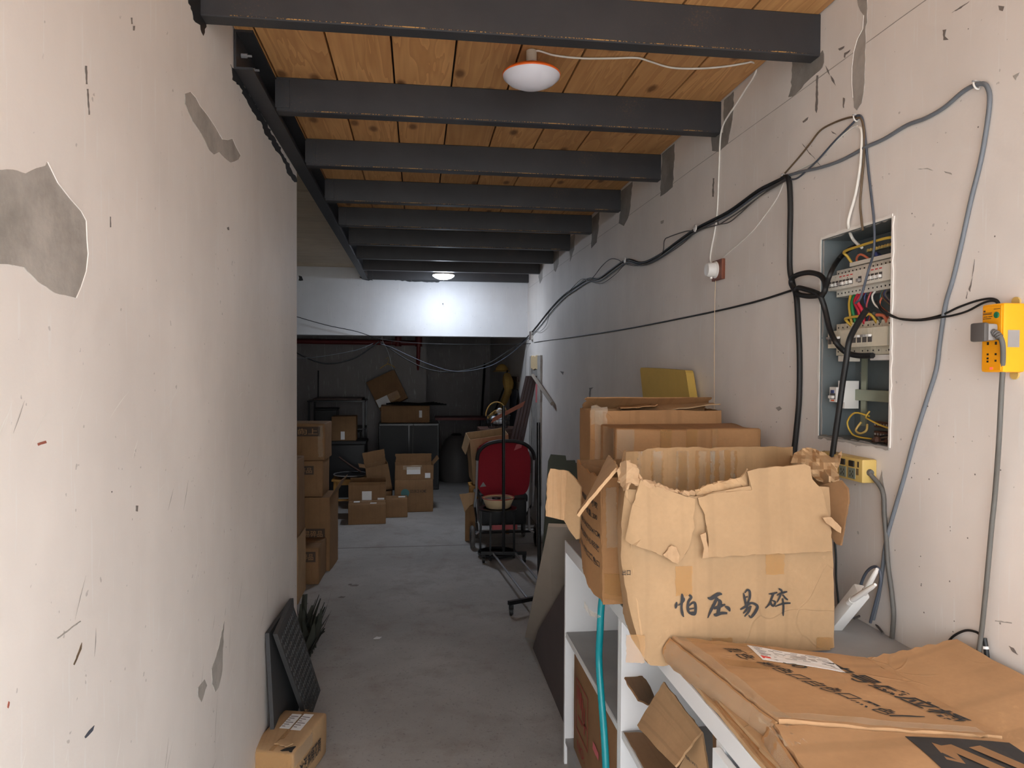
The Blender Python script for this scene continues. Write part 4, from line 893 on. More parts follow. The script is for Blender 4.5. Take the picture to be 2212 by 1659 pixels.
def plastic_bits(u, v): return at(u, v, y=2.07 + .02*N((u/6, v/6, 0)))
part('film_shred', sheet(torn([(1262, 1298), (1276, 1318), (1298, 1332), (1290, 1336), (1272, 1328), (1262, 1312)], 2, 4, 6), plastic_bits, .0008, lin(5, 1262, 1298)), M['film'], B)
f1 = [(1189, 1012), (1226, 1017), (1219, 1124), (1179, 1115), (1184, 1026)]
part('flap', sheet(torn(f1, .8, 9, 33), lambda u, v: at(u, v, y=2.10 + .004*N((u/10, v/14, 0))), CT, lin(5, 1179, 1226)), M['card_side'], B)
f2 = [(1227, 1017), (1240, 1030), (1256, 1052), (1252, 1163), (1246, 1165), (1235, 1151), (1219, 1124)]
part('flap', sheet(torn(f2, .8, 9, 34), lambda u, v: at(u, v, y=2.10 - .0014*(u - 1222)), CT), M['card_light'], B)
part('flap', sheet(torn([(1252, 1006), (1262, 1000), (1300, 1012), (1296, 1030), (1280, 1026)], .8, 7, 35), lambda u, v: at(u, v, y=2.34), CT), M['card_dark'], B)

# ---- generic carton
class Fr:
    def __init__(s, M4, w, d, h): s.M = M4; s.w, s.d, s.h = w, d, h
    def face(s, side, off=.0015):
        w, d, h = s.w/2, s.d/2, s.h
        g = {'front': lambda u, v: (-w + 2*w*u, -d - off, h*v), 'right': lambda u, v: (w + off, -d + 2*d*u, h*v), 'left': lambda u, v: (-w - off, d - 2*d*u, h*v),
             'back': lambda u, v: (w - 2*w*u, d + off, h*v), 'top': lambda u, v: (-w + 2*w*u, -d + 2*d*v, h + off)}[side]
        return lambda u, v: s.M @ Vector(g(u, v))
def rbox(M4, w, d, h, r=.008, n=4, amp=.003, seed=0.0, open_top=False):
    m = MB(); key = {}
    def V(p):
        k = tuple(round(c, 5) for c in p)
        if k not in key:
            ex = [abs(abs(p[0]) - w/2) < 1e-6, abs(abs(p[1]) - d/2) < 1e-6, abs(p[2]) < 1e-6 or abs(p[2] - h) < 1e-6]
            q = Vector(p)
            if sum(ex) >= 2:
                c = Vector((0, 0, h/2)); f = .32 if sum(ex) == 2 else .45
                for a in range(3):
                    if ex[a]: q[a] += (-1 if q[a] > c[a] else 1)*r*f
            q += Vector((amp*N(q, 7, seed), amp*N(q, 7, seed + 3), amp*.6*N(q, 7, seed + 8) if q.z > .01 else 0))
            key[k] = len(m.v); m.v.append(M4 @ q)
        return key[k]
    def ts(L):
        e = min(r, L*.2); return [0, e] + [e + (L - 2*e)*i/n for i in range(1, n)] + [L - e, L]
    X = [-w/2 + a for a in ts(w)]; Y = [-d/2 + a for a in ts(d)]; Z = ts(h)
    def grid(A_, B_, f):
        for i in range(len(A_) - 1):
            for j in range(len(B_) - 1): m.f.append((V(f(A_[i], B_[j])), V(f(A_[i + 1], B_[j])), V(f(A_[i + 1], B_[j + 1])), V(f(A_[i], B_[j + 1]))))
    grid(X, Z, lambda a, b: (a, -d/2, b)); grid(X, Z, lambda a, b: (a, d/2, b)); grid(Y, Z, lambda a, b: (-w/2, a, b)); grid(Y, Z, lambda a, b: (w/2, a, b)); grid(X, Y, lambda a, b: (a, b, 0))
    if not open_top: grid(X, Y, lambda a, b: (a, b, h))
    return m
def carton(label, c, size, rz=0.0, mat='card', tilt=None, group=None, tape=True, name='carton', n=4, amp=.003, seed=None, r=.007):
    w, d, h = size; M4 = Matrix.Translation(c) @ Matrix.Rotation(rz, 4, 'Z')
    if tilt: M4 = M4 @ Matrix.Rotation(tilt[0], 4, 'X') @ Matrix.Rotation(tilt[1], 4, 'Y')
    t = thing(name, label, 'carton', c, group); fr = Fr(M4, w, d, h); seed = rnd.uniform(0, 50) if seed is None else seed
    part('body', rbox(M4, w, d, h, r, n, amp, seed), M[mat], t, True, 45)
    if tape:
        part('tape', sheet(rect(0, .44, 1, .56), fr.face('top', .003), .0006), M['tape'], t)
    return t, fr
def open_box(label, c, size, rz=0.0, mat='card', mat_in='card_in', tilt=None, group=None, flaps=(), name='open_carton', seed=1):
    "five panels and folded-out flaps; flaps = (side, length, angle from vertical)"
    w, d, h = size; M4 = Matrix.Translation(c) @ Matrix.Rotation(rz, 4, 'Z')
    if tilt: M4 = M4 @ Matrix.Rotation(tilt[0], 4, 'X') @ Matrix.Rotation(tilt[1], 4, 'Y')
    t = thing(name, label, 'carton', c, group); fr = Fr(M4, w, d, h)
    for s_ in ('front', 'back', 'left', 'right'):
        part(s_ + '_panel' if s_ in ('front', 'back') else 'side_panel', sheet(torn(rect(0, 0, 1, 1), .004, .1, seed), noisy(fr.face(s_, 0), .004, 8, seed), .004, lin(4), lin(4)), M[mat], t, True, 50)
    part('bottom_panel', sheet(rect(-w/2, -d/2, w/2, d/2), lambda u, v: M4 @ Vector((u, v, .002)), .004), M[mat_in], t)
    for k, (s_, L, ang) in enumerate(flaps):
        w2, d2 = w/2, d/2
        base = {'front': ((-w2, -d2), (w2, -d2), (0, -1)), 'back': ((w2, d2), (-w2, d2), (0, 1)), 'left': ((-w2, d2), (-w2, -d2), (-1, 0)), 'right': ((w2, -d2), (w2, d2), (1, 0))}[s_]
        a, b, o = base; dx = sin(ang)*L; dz = cos(ang)*L
        f = bil(M4 @ Vector((*a, h)), M4 @ Vector((*b, h)), M4 @ Vector((b[0] + o[0]*dx, b[1] + o[1]*dx, h + dz)), M4 @ Vector((a[0] + o[0]*dx, a[1] + o[1]*dx, h + dz)))
        part('flap', sheet(torn(rect(0.01, 0, .99, 1), .012, .12, seed + k), noisy(f, .004, 9, k), .004, lin(4), lin(3)), M[mat], t, True, 50)
    return t, fr

# ---- two large taped cartons further back
t, fr = carton('large taped carton with sagging lid behind the big open carton', (.955, 2.575, ZW + .001), (.52, .27, .505), radians(-3), 'card_warm', amp=.010, n=6, tape=False)
for u0, u1 in ((.30, .38), (.48, .56), (.66, .70)): part('tape', sheet(torn(rect(u0, 0, u1, 1), .004, .1, 2), fr.face('front', .006), .0006, lin(3, u0, u1), lin(6)), M['tape'], t)
part('film', sheet(torn(rect(.0, .35, .12, 1), .01, .06, 3), fr.face('front', .008), .0006), M['film'], t)
part('film', sheet(torn(rect(.35, .5, 1, 1), .01, .06, 4), fr.face('left', .008), .0006), M['film'], t)
t, fr = open_box('tall open carton furthest back on the worktop with torn lid', (.930, 2.815, ZW + .001), (.53, .17, .555), radians(0), 'card_warm', 'card_in', flaps=(('back', .10, radians(-62)),), seed=5)
def lid(u, v): return Vector((.82 + .37*u, 2.735 + .15*v, ZW + .556 + .024*math.sin(u*1.4) - .03*(1 - v)*(1 - u) + .006*N((u*4, v*4, 0))))
part('lid_flap', sheet(torn([(.0, .3), (.35, .1), (1, 0), (1, 1), (0, 1)], .03, .1, 7), lid, .004, lin(8), lin(4)), M['card'], t, True, 50)
part('lid_flap', sheet(torn([(0, .2), (.9, 0), (1, .5), (.75, 1), (.1, .9)], .05, .1, 9), lambda u, v: Vector((.80 + .16*u, 2.76 + .13*v, ZW + .562 + .012*u + .008*N((u*6, v*6, 1)))), .004, lin(6), lin(3)), M['card_warm'], t)
part('tape', sheet(torn(rect(.03, .05, .09, 1), .006, .08, 8), fr.face('front', .006), .0006), M['film'], t)
part('corner_film', sheet(torn(rect(0, .9, .12, 1.03), .012, .03, 9), fr.face('front', .008), .001), M['film'], t)

# ---- yellow foam slab
fo = thing('foam_slab', 'yellow foam slab leaning on the right wall behind the tall carton', 'foam', (1.23, 2.95, ZW))
fpoly = [(2.83, ZW + .002), (2.99, 1.30), (3.07, 1.493), (3.137, 1.640), (3.15, 1.652), (3.45, 1.660), (3.80, 1.666), (3.815, 1.655), (3.74, 1.453), (3.52, .97)]
part('slab', MB().prism(fpoly, lambda u, v, k: Vector((1.203 + k, u + k*.6, v)), 0, .048), M['foam'], fo)

# ---- flattened carton in the foreground
E_ = thing('flattened_carton', 'large flattened taped carton lying across the near end of the worktop', 'carton', (.9, 1.2, ZW))
# panel corners on the worktop (metres): main panel, near panel, panel pushed up against the wall
zt_ = ZW + .046
C0, C1, C2, C3 = at(1452, 1378, y=1.690), Vector((1.035, 1.548, zt_ - .004)), Vector((1.05, 1.168, zt_ + .004)), Vector((.672, 1.262, zt_ + .01))
def crease(fm, amp, o):
    def f(u, v):
        p = Vector(fm(u, v)); return p + Vector((0, 0, amp*N((p.x*5, p.y*14, o)) + amp*.5*N((p.x*22, p.y*30, o))))
    return f
fE = crease(bil(C3, C2, C1, C0), .0035, 1.0)
part('main_panel', sheet(torn(rect(0, 0, 1, 1), .006, .05, 41), fE, .010, lin(16), lin(16)), M['card_flat'], E_, True, 50)
C4, C5 = Vector((.60, .80, zt_ - .012)), Vector((1.03, .72, zt_ - .006))
fE2 = crease(bil(C4, C5, C2 + Vector((0, -.004, -.004)), C3 + Vector((-.012, -.004, -.006))), .0035, 4.0)
part('near_panel', sheet(torn(rect(0, 0, 1, 1), .006, .05, 42), fE2, .010, lin(14), lin(12)), M['card_flat'], E_, True, 50)
C6, C7 = Vector((1.237, 1.508, zt_ + .046)), Vector((1.250, .80, zt_ + .02)); C8 = Vector((1.05, .74, zt_ - .004))
fE3 = crease(bil(C8 + Vector((.006, 0, 0)), C7, C6, C1 + Vector((.006, .0, 0))), .003, 8.0)
part('wall_panel', sheet(torn(rect(0, 0, 1, 1), .006, .05, 43), fE3, .008, lin(10), lin(14)), M['card_flat'], E_, True, 50)
# folded thickness under the panels: stacked corrugated layers along the left edge
for k in range(3):
    z_ = ZW + .006 + k*.0125; dx = .006*(k - 1)
    part('folded_layer', sheet(torn(rect(0, 0, 1, 1), .006, .05, 44 + k), crease(bil((.612 + dx, .80, z_), (1.05, .80, z_), (1.03, 1.53, z_), (.628 + dx, 1.680, min(z_, ZW + .006 + k*.004))), .0025, 10.0 + k), .0095, lin(8), lin(14)), M['card_warm'] if k % 2 else M['card'], E_, True, 50)
def side_wrap(fm, v0, v1, seed):
    def f(u, v):
        p = fm(0, v); q = Vector((p.x - .010, p.y, ZW + .003)); w = p.lerp(q, u); return w + Vector((-.012*sin(pi*u) - .004 + .004*N((v*14, u*3, seed)), 0, .002*N((v*20, 0, seed)) - .003*u))
    part('taped_edge', sheet(rect(0, v0, 1, v1), f, .005, lin(5), lin(18, v0, v1)), M['card_warm'], E_, True, 60)
    part('edge_film', sheet(torn(rect(.02, v0 + .02, .98, v1 - .02), .01, .08, int(seed)), lambda u, v: f(u, v) + Vector((-.0045, -.001, .001)), .0006, lin(4), lin(14, v0, v1)), M['film'], E_)
side_wrap(fE, 0, 1, 3.0); side_wrap(fE2, .0, 1, 6.0)
def over(fm, d=.0062): return lambda u, v: fm(u, v) + Vector((0, 0, d))
def along(fm, P, dU, dV, d=.0068):                     # lettering running down the panel: u along dU, v along dV
    return lambda a, b: fm(P[0] + dU[0]*a + dV[0]*b, P[1] + dU[1]*a + dV[1]*b) + Vector((0, 0, d))
lettering('中号感应桶', along(fE, (.64, .78), (.22, -.66), (.13, .03)), M['ink'], E_, offset=.02)
lettering('颜色:', along(fE, (.20, .86), (.05, -.14), (.10, .025)), M['ink'], E_)
lettering('粉色口白色口黑色', along(fE, (.28, .70), (.30, -.56), (.10, .025)), M['ink'], E_)
lettering('200', along(fE, (.42, .80), (.06, -.14), (.08, .02)), M['ink'], E_)
part('pen_mark', sheet([(0, 0), (1, 0), (1, .5), (.65, 1), (0, .9)], lambda u, v: fE(.60 + .17*u, .13 + .02*u + .012*v) + Vector((0, 0, .0068)), .0004, lin(5)), M['ink'], E_)
lb = part('shipping_label', sheet(rect(0, 0, 1, 1), lambda u, v: fE(.36 + .37*u + .02*v, .70 + .20*v - .08*u + .06) + Vector((0, 0, .0066)), .0008, lin(5), lin(4)), M['paper'], E_)
lbf = lambda u, v: fE(.36 + .37*u + .02*v, .70 + .20*v - .08*u + .06) + Vector((0, 0, .0074))
part('red_block', sheet(rect(.03, .10, .15, .28), lbf, .0003), M['paper_red'], lb)
r_ = random.Random(11)
for k in range(6):
    u_ = .05
    while u_ < .85:
        L_ = r_.uniform(.06, .2); part('small_print', sheet(rect(u_, .89 - k*.11, min(u_ + L_, .95), .915 - k*.11), lbf, .0003), M['chip'] if r_.random() < .7 else M['ink_dim'], lb); u_ += L_ + r_.uniform(.03, .14)
part('tape', sheet(torn(rect(0, .004, .93, .06), .004, .06, 45), lambda u, v: fE(u, max(v, 0)) + Vector((0, min(v, 0)*.3, .0085)), .0006, lin(12), lin(3, -.03, .06)), M['film'], E_)
part('tape', sheet(torn(rect(-.03, 0, .06, 1), .008, .06, 46), lambda u, v: fE(max(u, 0), v) + Vector((min(u, 0)*.2, 0, .0082)), .0006, lin(3, -.03, .06), lin(14)), M['film'], E_)
part('tape', sheet(rect(.10, .60, .32, .70), over(fE), .0006, lin(4, .1, .32)), M['tape'], E_)
part('tape', sheet(rect(.02, .93, .5, .99), over(fE), .0006, lin(4, .02, .5)), M['tape'], E_)
# black printed block at the lower right: dark field with two pale strokes left open
ar = part('printed_block', sheet(rect(.56, .62, 1.0, .97), over(fE2, .0066), .0004, lin(6, .56, 1), lin(5, .62, .97)), M['ink'], E_)
for P in ([(.66, .90), (.80, .70), (.84, .74), (.72, .92)], [(.78, .90), (.92, .70), (.96, .74), (.84, .92)], [(.62, .80), (.68, .78), (.70, .88), (.64, .92)]):
    part('reversed_stroke', sheet(P, over(fE2, .0074), .0003), M['ink_pale'], ar)
m = MB()
part('film_bunch', sheet(torn(rect(0, 0, 1, 1), .08, .12, 47), lambda u, v: Vector((.645 + .06*u, 1.19 + .12*v, zt_ + .006 + .010*N((u*9, v*9, 0)))), .001, lin(8), lin(8)), M['film'], E_)

# ---- torn cardboard stuffed on the middle shelf
T_ = thing('torn_carton', 'crumpled torn carton stuffed into the middle shelf unit', 'carton', (.75, 1.75, .558))
def q4(p): return bil(*p)
z5 = lambda X, Y, x: at(1200 + X/5.53, 1400 + Y/5.53, x=x)
part('flap', sheet(torn(rect(0, 0, 1, 1), .012, .1, 51), noisy(q4([z5(985, 920, .60), z5(1300, 400, .66), z5(1740, 1000, .66), z5(1420, 1432, .59)]), .006, 9), .005, lin(6), lin(6)), M['card_side'], T_, True, 50)
part('flap', sheet(torn([(0, 0), (.5, .15), (1, 0), (1, 1), (.25, 1), (0, .8)], .012, .1, 52), noisy(q4([z5(820, 355, .605), z5(1300, 200, .80), z5(1300, 640, .80), z5(1030, 700, .612)]), .006, 9, 2), .005, lin(4), lin(4)), M['card_dark'], T_, True, 50)
part('back_panel', sheet(rect(0, 0, 1, 1), noisy(q4([(.80, 1.44, .60), (.80, 1.86, .60), (.80, 1.86, .86), (.80, 1.44, .84)]), .01, 8, 3), .005, lin(5), lin(5)), M['card_dark'], T_, True, 50)
part('fold_panel', sheet(torn(rect(0, 0, 1, 1), .012, .1, 53), noisy(q4([z5(1760, 1010, .665), z5(1830, 1432, .66), z5(1480, 1450, .625), z5(1700, 1020, .66)]), .004, 9, 5), .005, lin(3), lin(3)), M['card'], T_, True, 50)
part('side_panel', sheet(torn(rect(0, 0, 1, 1), .014, .1, 54), noisy(q4([(.65, 1.475, .561), (.64, 1.425, .561), (.64, 1.428, .80), (.65, 1.478, .79)]), .006, 12, 6), .012, lin(3), lin(6)), M['card_side'], T_, True, 50)
part('shelf_panel', sheet(torn([(0, 0), (1, 0), (.9, .6), (.6, 1), (.1, .9)], .015, .1, 55), lambda u, v: Vector((.62 + .14*v, 2.09 - .26*u, .561 + .004*N((u*5, v*5, 0)))), .004, lin(4), lin(4)), M['card_dark'], T_, True, 50)
lettering('规格: 64X32', lambda a, b: z5(1560 + 150*a - 20*b, 1290 + 130*a - 60*b + 30, .618), M['ink'], T_)

# ---- carton with red print in the far unit
F_, frF = carton('flat packed brown carton with red print in the far lower shelf', (.735, 2.55, .109), (.20, .62, .395), 0, 'card_dark', tape=False, n=5)
fl_ = frF.face('left', .004)
part('printed_frame', sheet(rect(.10, .30, .42, .315), fl_, .0004), M['ink_red'], F_); part('printed_frame', sheet(rect(.10, .80, .42, .815), fl_, .0004), M['ink_red'], F_)
part('printed_frame', sheet(rect(.10, .30, .11, .815), fl_, .0004), M['ink_red'], F_); part('printed_frame', sheet(rect(.41, .30, .42, .815), fl_, .0004), M['ink_red'], F_)
for k, (u0, v0, u1, v1) in enumerate(((.14, .62, .16, .76), (.18, .60, .20, .76), (.22, .58, .25, .74), (.27, .50, .29, .72), (.16, .44, .28, .47), (.32, .40, .34, .66), (.30, .48, .38, .51))):
    part('red_print', sheet(rect(u0, v0, u1, v1), fl_, .0004), M['ink_red'], F_)
lettering('NO:', lambda a, b: fl_(.14 + .2*a, .12 + .1*b), M['ink_red'], F_)
part('side_layers', MB().box((.66, 2.175, .112), (.80, 2.235, .44), bev=.004), M['card'], F_)
part('red_sticker', sheet(torn(rect(.55, .45, .68, .52), .006, .03, 3), fl_, .0006), M['pink'], F_)

# ---- teal hose over the worktop edge
hp = [Vector((.86, 2.30, ZW + .0135)), Vector((.70, 2.27, ZW + .0135)), Vector((.62, 2.25, ZW + .0125)), Vector((.590, 2.242, ZW - .012)), at(1296, 1370, x=.583), at(1294, 1430, x=.583), at(1300, 1520, x=.583), at(1306, 1600, x=.583), at(1310, 1700, x=.583), at(1312, 1900, x=.583), Vector((.583, 2.16, .10)), Vector((.57, 2.12, .014)), Vector((.50, 2.0, .0125))]
hs = thing('garden_hose', 'teal hose hanging down in front of the far shelf unit', 'hose', (.583, 2.2, 0))
part('tube', MB().tube(smooth_pts(hp, 6), .0115, 10), M['teal'], hs, True, 80)

# ---- router lying on its edge against the wall
Rt = thing('router', 'white wireless router with two antennas propped behind the big carton', 'router', (1.16, 1.80, ZW))
ra, rb = at(1803, 1348, x=1.15), at(1868, 1268, x=1.175); dr = (rb - ra).normalized(); nx_ = Vector((-1, .15, 0)).cross(dr).normalized(); sx = dr.cross(nx_).normalized()
Mr = Matrix(((dr.x, sx.x, nx_.x, ra.x), (dr.y, sx.y, nx_.y, ra.y), (dr.z, sx.z, nx_.z, ra.z), (0, 0, 0, 1)))
part('housing', MB().box((-.03, -.016, -.020), (.150, .016, .020), Mr, .005), M['plastic'], Rt, True)
part('port', MB().box((.035, -.0172, -.007), (.052, -.015, .005), Mr), M['socket_dark'], Rt)
part('port', MB().box((.012, -.0172, -.003), (.016, -.015, .002), Mr), M['socket_dark'], Rt)
for px_, (u0, v0), (u1, v1), xx in ((.10, (1838, 1298), (1891, 1263), 1.13), (.15, (1870, 1275), (1895, 1229), 1.16)):
    a_, b_ = at(u0, v0, x=xx), at(u1, v1, x=xx)
    part('antenna', MB().tube([a_.lerp(b_, k/8) for k in range(9)], [.007, .0075, .0075, .0072, .007, .0066, .0062, .0058, .004], 10), M['plastic'], Rt, True, 70)
    part('hinge', MB().tube([a_ - (b_ - a_).normalized()*.012, a_ + (b_ - a_).normalized()*.006], .0085, 10), M['plastic'], Rt, True)
pt = thing('power_adapter_cord', 'short black plug end standing at the wall beside the flattened carton', 'cable', at(2128, 1420, x=XR - .012))
part('cord_end', MB().tube([at(2126, 1378, x=XR - .012), at(2130, 1400, x=XR - .012), at(2132, 1420, x=XR - .012)], .0052, 8), M['black'], pt, True)
part('tie', MB().tube([at(2129, 1396, x=XR - .012), at(2130, 1402, x=XR - .012)], .0062, 8), M['plastic'], pt)

# ================================================================ left side of the passage
# small taped carton on the floor in front
c3 = Vector((-.383, 3.13, 0)); hF = .178
A_, B_, C_, D_ = at(618, 1530, z=hF), at(703, 1540, z=hF), at(634, 1630, z=hF), at(529, 1619, z=hF)
ctr = (A_ + B_ + C_ + D_)/4; wv = ((B_ - A_) + (C_ - D_))/2; lv = ((A_ - D_) + (B_ - C_))/2
rzF = math.atan2(-lv.x, lv.y)
tF, frF2 = carton('small taped carton with white label on the floor by the left wall', (ctr.x, ctr.y, .001), (wv.length, lv.length, hF), rzF, 'card', tape=False, n=5, amp=.005, r=.012)
ft = frF2.face('top', .005); frt = frF2.face('right', .006); ffr = frF2.face('front', .006)
part('shipping_label', sheet(rect(.30, .50, .52, .86), ft, .0008), M['paper'], tF); part('shipping_label', sheet(rect(.56, .48, .78, .88), ft, .0008), M['paper'], tF)
ft2 = frF2.face('top', .0062)
for k in range(6):
    for a in (.32, .58): part('small_print', sheet(rect(a, .54 + k*.05, a + .07 + .05*((k*7) % 3), .552 + k*.05), ft2, .0003), M['ink_dim'], tF)
part('tape', sheet(rect(.49, 0, .58, 1), frF2.face('top', .004), .0006), M['tape'], tF)
part('tape', sheet(torn(rect(0, .2, 1, 1), .02, .08, 2), ffr, .0006), M['tape'], tF); part('tape', sheet(torn(rect(0, .7, .5, 1), .02, .08, 3), frt, .0006), M['film'], tF)
part('torn_hole', sheet(torn([(.72, .02), (.98, .0), (.97, .12), (.86, .10)], .02, .05, 4), frF2.face('top', .0055), .0008), M['socket_dark'], tF)
part('torn_flap', sheet(torn([(.50, .12), (.80, .10), (.88, .16), (.60, .24)], .015, .05, 5), lambda u, v: frF2.face('top', .008 + .012*(v - .1))(u, v), .003), M['card'], tF)
lettering('冰淇淋桶花筒', lambda u, v: frt(.14 + .62*u, .30 + .34*v), M['ink'], tF)

# rubber mats leaning on the left wall
mt = thing('rubber_mat', 'plain black rubber mat standing flat against the left wall', 'mat', (XL + .02, 3.3, 0), 'rubber mats against the left wall')
part('slab', sheet(rect(0, 0, 1, 1), bil((XL + .040, 3.02, .001), (XL + .040, 3.60, .001), (XL + .012, 3.60, .535), (XL + .012, 3.02, .575)), .016, lin(3), lin(3)), M['rubber'], mt)
mt = thing('rubber_mat', 'black rubber mat with raised ribs leaning in front of the plain mat', 'mat', (-.55, 3.4, 0), 'rubber mats against the left wall')
fm = bil((-.500, 3.40, .012), (-.492, 3.74, .014), (XL + .056, 3.29, .618), (XL + .054, 2.96, .592))
part('slab', sheet(rect(0, 0, 1, 1), fm, .018, lin(4), lin(4)), M['rubber'], mt)
m = MB()
for i in range(11):
    for j in range(13):
        u = .06 + .085*i + (.02 if j % 2 else -.01); v = .05 + .072*j
        if u > .97: continue
        q = [fm(u + a, v + b) for a, b in ((-.028, -.012), (.0, -.018), (.028, .012), (.0, .018))]; nn = (q[2] - q[0]).cross(q[3] - q[1]).normalized()
        if nn.x < 0: nn = -nn
        m.add([p + nn*.0092 for p in q] + [p + nn*.013 for p in q], [(4, 5, 6, 7), (0, 1, 5, 4), (1, 2, 6, 5), (2, 3, 7, 6), (3, 0, 4, 7)])
part('ribs', m, M['rubber'], mt, kind='stuff')
# dry bunch behind the wall corner
r_ = random.Random(21); m = MB()
for i in range(70):
    b = Vector((-.66 + r_.uniform(-.05, .07), 4.30 + r_.uniform(-.12, .12), .002)); h_ = r_.uniform(.04, .30); a = r_.uniform(0, 2*pi); tip = b + Vector((.08*cos(a) + .02, .1*sin(a), h_)); mid = b.lerp(tip, .5) + Vector((.02*cos(a + 1), .02*sin(a + 1), .02)); s_ = Vector((cos(a + 1.5), sin(a + 1.5), 0))*r_.uniform(.006, .03)
    m.add([b - s_*.5, b + s_*.5, mid + s_, mid - s_, tip + s_*.3, tip - s_*.3], [(0, 1, 2, 3), (3, 2, 4, 5)])
part('dry_weed', m, M['weed'], label='dark dry bundle of weeds on the floor behind the wall corner', cat='weeds')
r_ = random.Random(4); 
for i, (u, v) in enumerate(((756, 1263), (738, 1290), (765, 1265), (660, 1305), (815, 1378), (690, 1350))):
    p = at(u, v, z=0); part('debris', sheet(torn([(-.03, -.008), (.02, -.012), (.035, .004), (-.005, .012)], .004, .02, i), lambda a, b: Vector((p.x + a*(.5 + .25*(i % 3)), p.y + b*1.6, .002 + .002*N((a*60, b*60, i)))), .002), M['chip'] if i != 4 else M['paper'],
         label=['dark scrap on the floor below the left stack', 'tiny dark scrap in the middle of the floor', 'small dark flake beside the dark scrap', 'dark scrap near the wall corner', 'tiny white scrap on the open floor', 'small dark flake behind the wall corner'][i], cat='debris', group='scraps on the floor')

# stack of cartons in the alcove
G = 'cartons stacked in the alcove'
def plate(t, fr, side, u0, v0, u1, v1, text, off=.005):
    p_ = part('printed_block', sheet(rect(u0, v0, u1, v1), fr.face(side, off), .0005), M['ink_dim'], t)
    lettering(text, lambda a, b: fr.face(side, off + .0008)(u0 + (u1 - u0)*(.1 + .8*a), v0 + (v1 - v0)*(.18 + .64*b)), M['ink_pale'], p_)
t, fr = carton('lowest carton of the alcove stack, standing in front on the floor', (-.935, 5.82, .001), (.40, .36, .282), radians(-2), 'card_dark', group=G); plate(t, fr, 'front', .54, .62, .94, .90, '易碎品')
t, fr = open_box('sagging open carton behind the lowest one in the alcove stack', (-.925, 6.20, .001), (.47, .36, .60), radians(-4), 'card_dark', 'card_dark', group=G, flaps=(('right', .16, radians(32)),), name='carton', seed=9); plate(t, fr, 'front', .52, .44, .92, .58, '易碎品'); part('lid', sheet(rect(0, .0, 1, 1), fr.face('top', -.002), .004), M['card_dark'], t)
t, fr = carton('second carton from the top of the alcove stack', (-.955, 6.20, .605), (.40, .34, .295), radians(-2), 'card_dark', group=G); plate(t, fr, 'front', .50, .62, .82, .86, '碎品')
t, fr = carton('top carton of the alcove stack with an upward arrow print', (-.950, 6.19, .903), (.43, .34, .30), radians(-3), 'card_dark', group=G); plate(t, fr, 'front', .46, .66, .92, .92, '  向上')
for k in range(2):
    u = .54 + .05*k; part('arrow', sheet([(u - .004, .70), (u + .004, .70), (u + .004, .82), (u + .016, .82), (u, .88), (u - .016, .82), (u - .004, .82)], fr.face('front', .0062), .0004), M['ink_pale'], t)
part('tape', sheet(torn(rect(.88, .1, .97, .95), .01, .06, 5), fr.face('front', .005), .0006), M['film'], t)
open_box('carton with a curled flap half hidden behind the wall end', (-1.035, 5.36, .001), (.42, .36, .46), 0, 'card', 'card', group=G, flaps=(), name='carton', seed=3)
t, fr = carton('tall carton half hidden behind the end of the left wall', (-1.035, 5.37, .464), (.41, .34, .54), 0, 'card_dark', group=G, amp=.012)

# ================================================================ far end of the passage: cartons on the floor
G = 'cartons on the floor at the far end'
t, fr = carton('low carton in front on the far floor, plain face', (-.530, 7.89, .001), (.395, .25, .215), radians(3), 'card_dark', group=G); part('shipping_label', sheet(rect(.58, .05, .75, .25), fr.face('top', .004), .0008), M['paper'], t); part('shipping_label', sheet(rect(.14, .4, .30, .7), fr.face('top', .004), .0008), M['paper'], t)
t, fr = carton('small carton to the right of the low plain one on the far floor', (-.232, 8.20, .001), (.252, .22, .21), radians(2), 'card_dark', group=G); part('shipping_label', sheet(rect(.6, .3, .9, .6), fr.face('top', .004), .0008), M['paper'], t)
t, fr = open_box('open carton with two white labels behind the low plain one', (-.545, 8.17, .001), (.40, .26, .375), radians(2), 'card_dark', group=G, flaps=(('back', .05, radians(-20)), ('front', .03, radians(10))), seed=12)
part('shipping_label', sheet(rect(.36, .45, .62, .82), fr.face('front', .004), .0008), M['paper'], t); part('shipping_label', sheet(rect(.78, .46, .96, .62), fr.face('front', .004), .0008), M['paper'], t)
t, fr = carton('big carton with a round print at the far end, lower of two', (-.040, 8.56, .001), (.44, .36, .372), radians(2), 'card_dark', group=G, amp=.006)
part('round_print', MB().lathe([(.048, 0), (.03, .0001)], fr.face('front', .006)(.27, .60), 20, Matrix.Rotation(pi/2, 3, 'X')), M['teal_print'], t)
lettering('SOURCE HOME', lambda u, v: fr.face('front', .006)(.40 + .42*u, .60 + .10*v), M['ink_dim'], t)
t, fr = open_box('carton with shiny label on top of the big one at the far end', (-.036, 8.555, .376), (.435, .33, .165), radians(2), 'card_dark', group=G, flaps=(('back', .10, radians(-8)), ('right', .10, radians(40))), seed=14)
part('shipping_label', sheet(rect(.30, .38, .66, .88), fr.face('front', .004), .0008), M['paper'], t); part('shipping_label', sheet(rect(.78, .10, .92, .45), fr.face('front', .004), .0008), M['paper'], t); part('tape', sheet(torn(rect(.2, .7, .7, 1), .02, .06, 3), fr.face('front', .0056), .0006), M['film'], t)
t, fr = open_box('tilted open carton between the stool and the big carton', (-.43, 8.62, .24), (.26, .22, .30), radians(8), 'card_dark', tilt=(radians(4), radians(-10)), group=G, flaps=(('back', .14, radians(-5)), ('left', .07, radians(70))), seed=15)
carton('plain carton under the tilted open one', (-.42, 8.64, .001), (.26, .24, .222), 0, 'card_dark', group=G)

